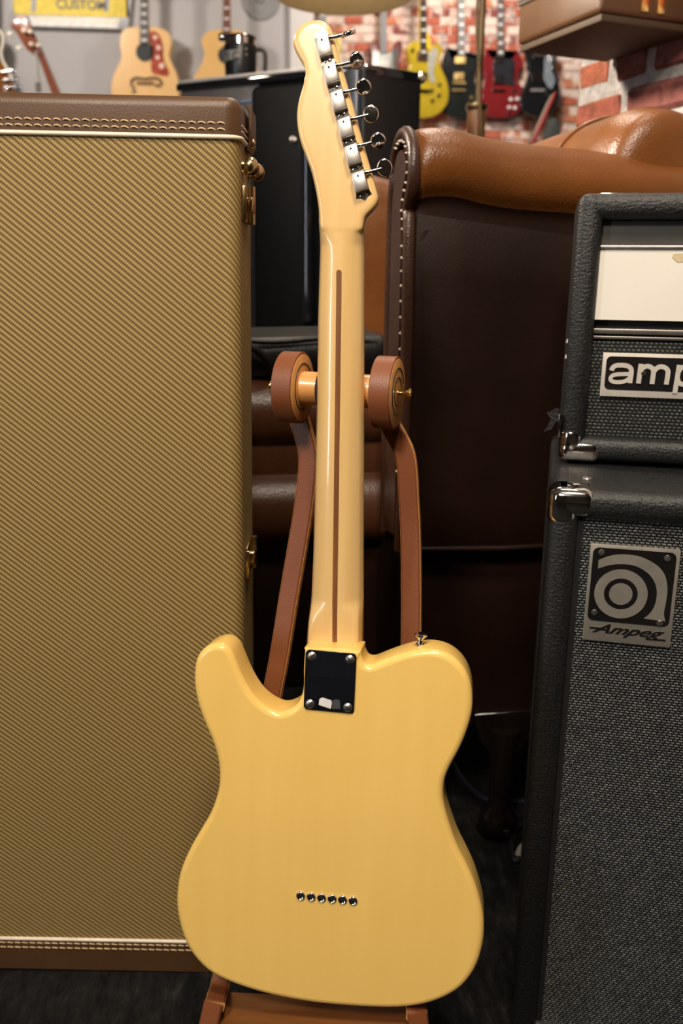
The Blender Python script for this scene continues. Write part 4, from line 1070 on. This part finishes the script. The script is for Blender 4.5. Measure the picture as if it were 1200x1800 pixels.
plate('pickguard', spline(local_pts([(264, 58), (272, 55), (280, 62), (285, 75), (287, 90), (284, 100), (290, 112), (297, 126), (294, 134), (280, 132), (268, 128), (266, 112), (269, 98), (270, 82), (264, 72)], M, 0), 4), -.003, .001, pgm, r)
for (a, b, c) in ((273, 66, 3), (279, 84, 3.5), (277, 101, 3), (284, 116, 4)):
    plate('pickguard_flower', circle(*local_pts([(a, b)], M, 0)[0], c*.0042, 10), -.0042, -.002, plain('pale_flower', (.75, .55, .45), .4), r)
bm = bmesh.new()
for pts in ([(232, 140), (240, 137), (255, 139), (270, 137), (279, 139)], [(232, 140), (232, 150), (238, 158), (232, 162)], [(279, 139), (284, 144), (280, 151), (273, 149)], [(240, 146), (256, 147), (270, 146)]):
    lp_ = local_pts(pts, M, 0); bm_tube(bm, spline([(x, -.006, z) for x, z in lp_], 5, False), .010, 8)
finish(bm, 'bridge', M_chrome, r)
neck_of(r, M, 246, 262.5, -14, 78, -.010, M_spruce, M_fret, M_pearl, 6)
# second acoustic behind the mug
r, M = hang('acoustic_guitar', 'plain honey-coloured acoustic guitar partly hidden behind the travel mug', 'guitar', 398, 130, YG-.08)
M_honey = wood('honey_spruce', (.66, .38, .12), (.76, .47, .17), 2, 70, .3, .5)
bodypl(r, M, [(354, 75), (357, 62), (367, 55), (382, 52), (400, 52), (416, 53), (431, 57), (440, 66), (443, 78), (440, 92), (443, 106), (452, 122), (458, 145), (455, 180), (430, 212), (398, 218), (365, 212), (340, 182), (336, 150), (344, 130), (354, 112), (359, 95), (357, 85)], .10, M_honey, .004)
(hx, hz), = local_pts([(397, 97)], M, 0); lathe('sound_hole', [(0, 0), (.050, 0), (.052, .001), (0, .001)], (hx, -.0008, hz), (0, -1, 0), M_black, r, 28)
neck_of(r, M, 391.5, 406, -14, 60, -.010, M_honey, plain('red_brown_board', (.14, .05, .03), .4), M_pearl, 4)
# leaning brown guitar, headstock seen from behind
P = at_y(60, 100, 5.3); M = frame(P, 0)
r = root('acoustic_guitar', 'reddish brown guitar leaning sideways with open headstock tuners by the grey wall', 'guitar', M)
M_mahog = wood('mahogany', (.13, .035, .015), (.22, .06, .025), 2, 60, .3, .6)
plate('neck', local_pts([(66, 97), (74, 88), (106, 165), (124, 220), (108, 220), (91, 165)], M, 0), 0, .022, M_mahog, r, r=.003, seg=2)
hs = plate('headstock', local_pts([(18, 41), (31, 34), (36, 37), (46, 31), (58, 55), (66, 72), (74, 88), (72, 98), (60, 97), (48, 88), (40, 76), (28, 56)], M, 0), -.002, .018, M_mahog, r, r=.003, seg=2)
plate('headstock_cap', local_pts([(19, 40), (30, 30), (44, 27), (46, 31), (36, 37), (31, 35)], M, 0), -.001, .018, plain('pinkish_endgrain', (.45, .25, .2), .5), hs, r=.001, seg=1)
for (x, y, x2, y2) in ((28, 57, 19, 61), (42, 80, 35, 86), (43, 56, 44, 55), (56, 79, 57, 79), (54, 57, 55, 57), (68, 81, 69, 81)):
    (a, b), (c, d) = local_pts([(x, y), (x2, y2)], M, 0)
    tn = tube('tuner', [(a, -.004, b), ((a+c)/2, -.010, (b+d)/2), (c, -.014, d)], .003, M_steel, r, 8)
    finish(bm_plate(bmesh.new(), circle(c, d, .013, 14, .009), -.022, -.013, .003, 2), 'tuner_button', plain('ivory_button', (.62, .55, .42), .4), tn)
lp_ = local_pts([(64, 92), (67, 110), (68, 130), (71, 146)], M, 0); tube('strap_cord', spline([(x, -.014, z) for x, z in lp_], 5, False), .006, plain('grey_cord', (.32, .29, .25), .7), r, 8)
pxbox('hanging_tag', r, M, 65, 146, 73, 163, -.02, -.010, plain('dark_tag', (.12, .09, .08), .6), .003)
bodypl(r, M, [(105, 218), (125, 212), (148, 222), (158, 245), (150, 270), (165, 300), (170, 340), (150, 370), (120, 372), (100, 340), (98, 300), (108, 270), (98, 245)], .09, M_mahog, .006, -.03)
q = local_pts([(126, 290)], M, 0)[0]; wz = M @ Vector((q[0], .075, q[1]))
st_ = root('guitar_stand', 'tall black pole stand holding the leaning reddish brown guitar', 'guitar stand', frame((wz.x, wz.y, 0)))
tube('post', [(0, 0, .01), (0, 0, wz.z*.5), (0, 0, wz.z)], .014, M_black, st_, 10)
lathe('foot', [(0, 0), (.2, 0), (.2, .012), (0, .03)], (0, 0, 0), (0, 0, 1), M_black, st_, 24)
q2 = local_pts([(130, 368)], M, 0)[0]; tube('cradle', [(0, -.02, wz.z-(q[1]-q2[1])-.004), (0, -.06, wz.z-(q[1]-q2[1])-.02), (0, -.14, wz.z-(q[1]-q2[1])-.012)], .012, M_black, st_, 10)
# guitar at the left picture edge
P = at_y(-22, 90, YG-.1); M = frame(P, 0)
r = root('electric_guitar', 'dark green hollow guitar with cream bound edge hanging on the grey wall', 'guitar', M)
r['group'] = 'guitars hanging on the far wall'
gp = [(-70, 70), (-55, 52), (-30, 46), (-8, 50), (3, 60), (5, 75), (1, 92), (6, 110), (16, 128), (22, 150), (18, 180), (-10, 200), (-40, 202), (-72, 190), (-84, 160), (-80, 128), (-70, 105), (-72, 88)]
bodypl(r, M, gp, .06, gloss('green_lacquer', (.02, .06, .035)), .004, 0.002)
lo_ = spline(local_pts(gp, M, 0), 4); pth = [(x, .001, z) for x, z in lo_]; pth += pth[:2]; tube('binding', pth, .009, M_cream, r, 8, cap=False)
neck_of(r, M, -30, -15, -50, 70, -.010, M_mahog, M_fret, M_pearl, 4)
P = at_y(8, 150, 4.6); M = frame(P, 0)
r = root('electric_guitar', 'orange headstock with chrome tuners rising behind the tweed case', 'guitar', M)
M_orange = wood('orange_maple', (.42, .15, .03), (.55, .22, .05), 2, 60, .25, .7)
plate('headstock', spline(local_pts([(-14, 112), (0, 108), (6, 116), (12, 128), (20, 140), (24, 152), (28, 175), (20, 190), (6, 192), (-6, 185), (-14, 150)], M, 0), 3), 0, .016, M_orange, r, r=.003, seg=2)
plate('neck', local_pts([(4, 188), (22, 188), (24, 330), (2, 330)], M, 0), 0, .022, M_orange, r, r=.003, seg=2)
for i in range(3):
    (a, b), (c, d) = local_pts([(12+4*i, 128+14*i), (22+4.5*i, 125+14*i)], M, 0)
    tn = tube('tuner', [(a-.02, -.006, b), (a, -.008, b), (c, -.006, d)], .008, M_chrome, r, 10); finish(bm_plate(bmesh.new(), circle(c+.008, d, .013, 14, .010), -.012, .0, .003, 2), 'tuner_button', M_chrome, tn)
bodypl(r, M, [(-30, 335), (10, 322), (50, 335), (56, 370), (48, 400), (62, 440), (40, 480), (10, 486), (-22, 480), (-44, 440), (-30, 400), (-38, 370)], .05, M_orange, .006, -.01)
# pale yellow guitar behind the maple headstock
r, M = hang('electric_guitar', 'pale yellow guitar almost hidden behind the maple headstock', 'guitar', 570, 90, YG)
bodypl(r, M, [(548, 70), (556, 66), (564, 78), (572, 78), (580, 62), (590, 58), (598, 66), (601, 82), (597, 96), (602, 114), (604, 130), (592, 150), (570, 156), (548, 150), (536, 130), (538, 112), (545, 96)], .045, gloss('pale_yellow_lacquer', (.55, .42, .10)), .010)
neck_of(r, M, 561, 574, -10, 82, -.010, M_spruce, plain('grey_board', (.22, .21, .2), .35), M_pearl, 4)
# dark red double-cut
r, M = hang('electric_guitar', 'dark red double-cut guitar with black pickguard behind the black cabinet', 'guitar', 676, 110, YG)
bodypl(r, M, [(649, 84), (651, 75), (657, 71), (663, 76), (667, 88), (674, 94), (684, 92), (690, 84), (695, 74), (701, 70), (707, 76), (706, 90), (703, 104), (703, 120), (704, 135), (700, 155), (690, 168), (670, 170), (650, 164), (642, 150), (646, 130), (652, 112), (653, 98)], .045, gloss('cherry_dark_lacquer', (.11, .012, .012)), .010)
plate('pickguard', spline(local_pts([(664, 96), (676, 96), (690, 88), (698, 84), (699, 98), (694, 112), (698, 130), (684, 138), (664, 132)], M, 0), 4), -.003, .001, M_blkpl, r)
neck_of(r, M, 667.5, 680, -14, 95, -.012, M_spruce, plain('slate_board', (.10, .10, .105), .35), M_pearl, 0)
pxbox('pickup', r, M, 666, 99, 684, 104, -.008, 0, M_blkpl); pxbox('pickup', r, M, 664, 116, 684, 122, -.008, 0, M_blkpl)
# yellow single-cut, turned a little
P = at_y(748, 130, YG-.15); M = frame(P, math.radians(-22)); r = root('electric_guitar', 'bright yellow single-cut guitar with black knobs hanging on the washed brick', 'guitar', M, 'guitars hanging on the far wall')
M_yel = gloss('yellow_lacquer', (.42, .30, .02)); M_yel2 = gloss('bright_yellow_lacquer', (.80, .55, .02))
yb_px = [(718, 84), (722, 75), (731, 72), (742, 80), (748, 88), (757, 86), (763, 78), (772, 77), (777, 84), (776, 96), (772, 106), (775, 120), (784, 140), (788, 160), (785, 182), (770, 200), (750, 207), (728, 205), (712, 190), (706, 168), (710, 148), (718, 132), (722, 116), (720, 100)]
bodypl(r, M, yb_px, .006, M_yel, .003, -.001, 'top'); bodypl(r, M, yb_px, .055, M_yel2, .008, .004)
neck_of(r, M, 735.5, 748, -14, 100, -.014, M_yel2, M_fret, M_pearl, 6)
hornp = local_pts([(748, 40), (752, 55), (757, 72), (757, 86), (748, 86)], M, 0); plate('neck_heel', hornp, .004, .04, M_yel2, r, r=.004, seg=2)
pxbox('pickup', r, M, 732, 92, 751, 107, -.010, 0, plain('dark_brown_cover', (.06, .025, .02), .4)); pxbox('pickup', r, M, 730, 128, 750, 140, -.010, 0, M_blkpl)
pxbox('bridge', r, M, 729, 158, 754, 161, -.014, 0, M_chrome); lgd = spline(local_pts([(754, 92), (766, 84), (768, 96), (764, 112), (760, 128), (764, 140), (758, 146), (752, 130), (752, 110)], M, 0), 3)
plate('pickguard', lgd, -.006, -.003, plain('smoky_plastic', (.35, .34, .30), .1, 0, .1, 20, .6), r)
for (x, y) in ((758, 159), (759, 177), (771, 149), (770, 168)): knob(r, M, x, y, -.001, M_blkpl)
knob(r, M, 724, 89, -.001, M_blkpl, .012)
# two horned guitars and a black one
def horned(label, xc, body, guard, hw, x0, x1, colname, col, board):
    r, M = hang('electric_guitar', label, 'guitar', xc, 150, YG-(.07 if xc > 930 else 0))
    bodypl(r, M, body, .036, gloss(colname, col), .012)
    nb = neck_of(r, M, x0, x1, -14, 100, -.012, gloss(colname, col), board, M_pearl, 7)
    return r, M
sgb = [(777, 108), (780, 95), (785, 85), (789, 81), (791, 88), (794, 97), (800, 99), (816, 99), (822, 92), (826, 96), (833, 98), (838, 92), (841, 96), (840, 112), (835, 128), (836, 145), (842, 160), (844, 178), (838, 196), (824, 206), (808, 208), (790, 204), (778, 194), (774, 176), (778, 158), (782, 142), (778, 124)]
r, M = horned('glossy black double-horned guitar with gold pickups on the washed brick', 808, sgb, None, None, 804, 817, 'black_lacquer', (.012, .014, .014), M_fret)
for (a, b, c, d) in ((799, 100, 818, 112), (797, 128, 815, 141)): pxbox('pickup', r, M, a, b, c, d, -.010, 0, M_gold)
pxbox('bridge', r, M, 795, 144, 818, 148, -.014, 0, M_gold); pxbox('tailpiece', r, M, 794, 157, 818, 160.5, -.014, 0, M_gold)
for (x, y) in ((828, 172), (834, 182), (824, 184)): knob(r, M, x, y, -.001, M_gold)
sgr = [(848, 112), (850, 98), (854, 87), (858, 83), (860, 90), (864, 97), (870, 99), (886, 99), (894, 101), (901, 97), (904, 88), (908, 86), (913, 92), (918, 104), (920, 113), (913, 126), (910, 140), (916, 150), (921, 165), (920, 186), (910, 200), (893, 207), (874, 208), (856, 203), (847, 188), (845, 170), (849, 152), (851, 136), (847, 124)]
r, M = horned('cherry red double-horned guitar with chrome knobs beside the lamp pole', 883, sgr, None, None, 872.5, 885, 'cherry_lacquer', (.16, .012, .014), M_fret)
plate('pickguard', spline(local_pts([(868, 102), (886, 103), (900, 104), (905, 110), (902, 124), (902, 140), (906, 150), (892, 150), (884, 144), (868, 142)], M, 0), 4), -.004, .001, plain('black_guard_gloss', (.02, .02, .025), .12, 0, .1, 20, .6), r)
for (a, b, c, d) in ((868, 103, 884, 112), (867, 132, 884, 142)): pxbox('pickup', r, M, a, b, c, d, -.010, 0, M_chrome)
pxbox('bridge', r, M, 866, 144, 887, 148, -.014, 0, M_chrome); pxbox('tailpiece', r, M, 864, 157, 888, 161, -.014, 0, M_chrome)
for (x, y) in ((897, 175), (908, 174), (894, 189), (904, 190)): knob(r, M, x, y, -.001, M_pearl)
pxbox('switch_plate', r, M, 900, 157, 909, 164, -.006, 0, M_chrome); knob(r, M, 893, 198, -.001, M_chrome, .010)
blk = [(922, 95), (922, 84), (927, 76), (934, 76), (939, 84), (946, 88), (960, 87), (967, 80), (973, 77), (979, 84), (980, 98), (976, 110), (977, 122), (982, 138), (984, 160), (980, 186), (968, 200), (950, 204), (930, 202), (917, 192), (913, 176), (918, 158), (925, 140), (928, 126), (925, 110)]
r, M = horned('black guitar with silver vibrato arm hanging next to the brick pillar', 950, blk, None, None, 943, 956, 'jet_lacquer', (.008, .008, .009), M_fret)
for (a, b, c, d) in ((937, 94, 955, 101), (934, 130, 954, 142)): pxbox('pickup', r, M, a, b, c, d, -.010, 0, M_chrome)
pxbox('bridge', r, M, 932, 157, 957, 161, -.014, 0, M_steel)
plate('pickguard', spline(local_pts([(958, 96), (968, 86), (974, 88), (972, 106), (968, 120), (974, 136), (974, 150), (966, 156), (956, 140), (956, 120)], M, 0), 4), -.004, .001, plain('silver_guard', (.40, .46, .52), .15, .6), r)
tube('vibrato_arm', [(x, -.03, z) for x, z in local_pts([(952, 88), (960, 96), (965, 112), (969, 124)], M, 0)], .007, M_chrome, r, 8)
for (x, y) in ((951, 143), (973, 150), (962, 166)): knob(r, M, x, y, -.001, M_chrome, .012)
# red neck leaning in front of the pillar
P = at_y(950, 200, 2.55); M = frame(P, 0)
r = root('electric_guitar', 'slim red guitar neck leaning beside the brick pillar', 'guitar', M)
M_redn = plain('red_neck_lacquer', (.26, .012, .012), .4)
plate('neck', local_pts([(880, 372), (889, 372), (939, 252), (976, 172), (978, 160), (973, 163), (966, 178), (932, 252)], M, 0), 0, .040, M_redn, r, r=.002, seg=2)
plate('fretboard', local_pts([(878.5, 372), (881, 372), (933, 252), (967, 178), (972, 164), (965, 177), (931, 252)], M, 0), .002, .038, plain('grey_brown_board', (.14, .11, .09), .5), r)
plate('body', spline(local_pts([(874, 372), (892, 372), (893, 440), (872, 520), (852, 590), (836, 590), (846, 520), (868, 440)], M, 0), 4), -.14, .18, M_redn, r, r=.006)
bz = r.matrix_world.translation.z
q = local_pts([(838, 592)], M, 0)[0]; wz = M @ Vector((q[0], .02, q[1]))
st_ = root('guitar_stand', 'black floor stand under the leaning red guitar', 'guitar stand', frame((wz.x, wz.y, 0)))
tube('post', [(0, 0, .01), (0, 0, wz.z*.5), (0, 0, wz.z+.004)], .012, M_black, st_, 10)
lathe('foot', [(0, 0), (.13, 0), (.13, .012), (0, .02)], (0, 0, 0), (0, 0, 1), M_black, st_, 24)
P = at_y(968, 225, 5.9); M = frame(P, 0)
r = root('guitar_case', 'dark guitar bag standing at the foot of the brick pillar', 'guitar case', M)
zf_ = -P.z
o = [(x, z) for x, z in local_pts([(957, 245), (963, 225), (968, 210), (975, 205), (985, 215), (990, 262)], M, 0)]
o = [(o[0][0]-.05, zf_+.02), (o[0][0]-.02, zf_+1.0)]+o+[(o[-1][0]+.08, zf_+1.0), (o[-1][0]+.12, zf_+.02), (o[-1][0]+.1, zf_+.001), (o[0][0]-.03, zf_+.001)]
M_canvas = plain('dark_green_canvas', (.03, .035, .03), .8)
plate('bag_body', o, 0, .12, M_canvas, r, r=.02)
plate('bag_pocket', rrect(o[3][0]-.02, o[3][0]+.16, zf_+.25, zf_+.8, .03), -.02, .03, M_canvas, r, r=.006)

# ------------------------------------------------------------------ wall sign
P = at_y(120, 20, YW-.05); M = frame(P, 0)
sg = root('wall_sign', 'yellow and white shop sign with grey frame high on the grey wall', 'sign', M)
plate('sign_frame', local_pts([(16, -60), (234, -60), (225, 52), (17, 46)], M, 0), .0, .045, plain('sign_grey', (.38, .38, .40), .35, .3), sg, r=.004, seg=2)
plate('sign_yellow', spline(local_pts([(24, -30), (30, -40), (120, -40), (218, -40), (222, -30), (222, 20), (222, 29), (218, 31), (120, 28), (32, 25), (25, 23), (24, 14)], M, 0), 2), -.004, .004, plain('sign_yellow', (.80, .62, .13), .95, spec=.1), sg)
plate('sign_white', local_pts([(52, 29), (212, 33), (207, 50), (57, 45)], M, 0), -.004, .004, plain('sign_white', (.85, .83, .79), .9, spec=.1), sg)
for (a, b) in ((58, 68), (186, 196)):
    plate('sign_stripe', local_pts([(a-4, 21), (a+5, 21), (b+1, -36), (b-8, -36)], M, 0), -.007, -.003, plain('sign_stripe_grey', (.42, .42, .42), .9, spec=.1), sg)
M_sgl = plain('sign_letter_grey', (.22, .22, .23), .8, spec=.1)
(x, z), = local_pts([(99, 15)], M, 0)
text('lettering', 'CUSTOM', .082, M_sgl, sg, Matrix.Translation((x, -.008, z)) @ Matrix.Rotation(.02, 4, 'Y'), .001, 0, 1.0, .0015)
(x, z), = local_pts([(62, 36)], M, 0)
text('lettering', 'HANDCRAFTED IN NASHVILLE', .030, plain('pale_gold', (.78, .66, .40), .4), sg, Matrix.Translation((x, -.006, z)) @ Matrix.Rotation(.025, 4, 'Y'), .001, 0, 1.32, .0003)
# round grey disc on the wall
P = at_y(458, -2, YW-.01); M = frame(P, 0)
dk = root('wall_disc', 'round grey disc on the grey wall above the travel mug', 'wall ornament', M)
lathe('disc', [(0, 0), (.115, 0), (.128, .006), (.118, .012), (.105, .008), (0, .008)], (0, .01, 0), (0, -1, 0), plain('disc_grey', (.24, .235, .23), .6), dk, 40)
lathe('disc_centre', [(0, 0), (.03, 0), (.02, .012), (0, .014)], (0, .0, 0), (0, -1, 0), plain('disc_grey', (.2, .2, .2)), dk, 24)

# ------------------------------------------------------------------ cables on the floor
def at_floor(px, py, z=.006):
    r = ray(px, py); return EYE+r*((z-EYE.z)/r.z)
M_cable = plain('blue_black_cable', (.02, .022, .045), .35)
pp = [at_floor(x, y) for x, y in ((790, 1330), (806, 1362), (828, 1388), (852, 1404), (880, 1410), (930, 1408))]
tag(tube('cable', spline([tuple(p) for p in pp], 6, False), .005, M_cable, None, 10), 'dark blue cable lying on the carpet under the armchair', 'cable')
pp = [at_floor(x, y) for x, y in ((917, 1505), (906, 1512), (900, 1490), (903, 1465), (916, 1450), (935, 1450))]
cb_ = root('cable', 'black looped cable with beige plug beside the speaker cabinet', 'cable')
tube('cord', spline([tuple(p) for p in pp], 6, False), .005, M_black, cb_, 10)
a, b = at_floor(910, 1506, .008), at_floor(920, 1490, .008); tube('plug', [a, a.lerp(b, .5), b], [.006, .008, .008], plain('beige_plug', (.45, .38, .28), .5), cb_, 12)
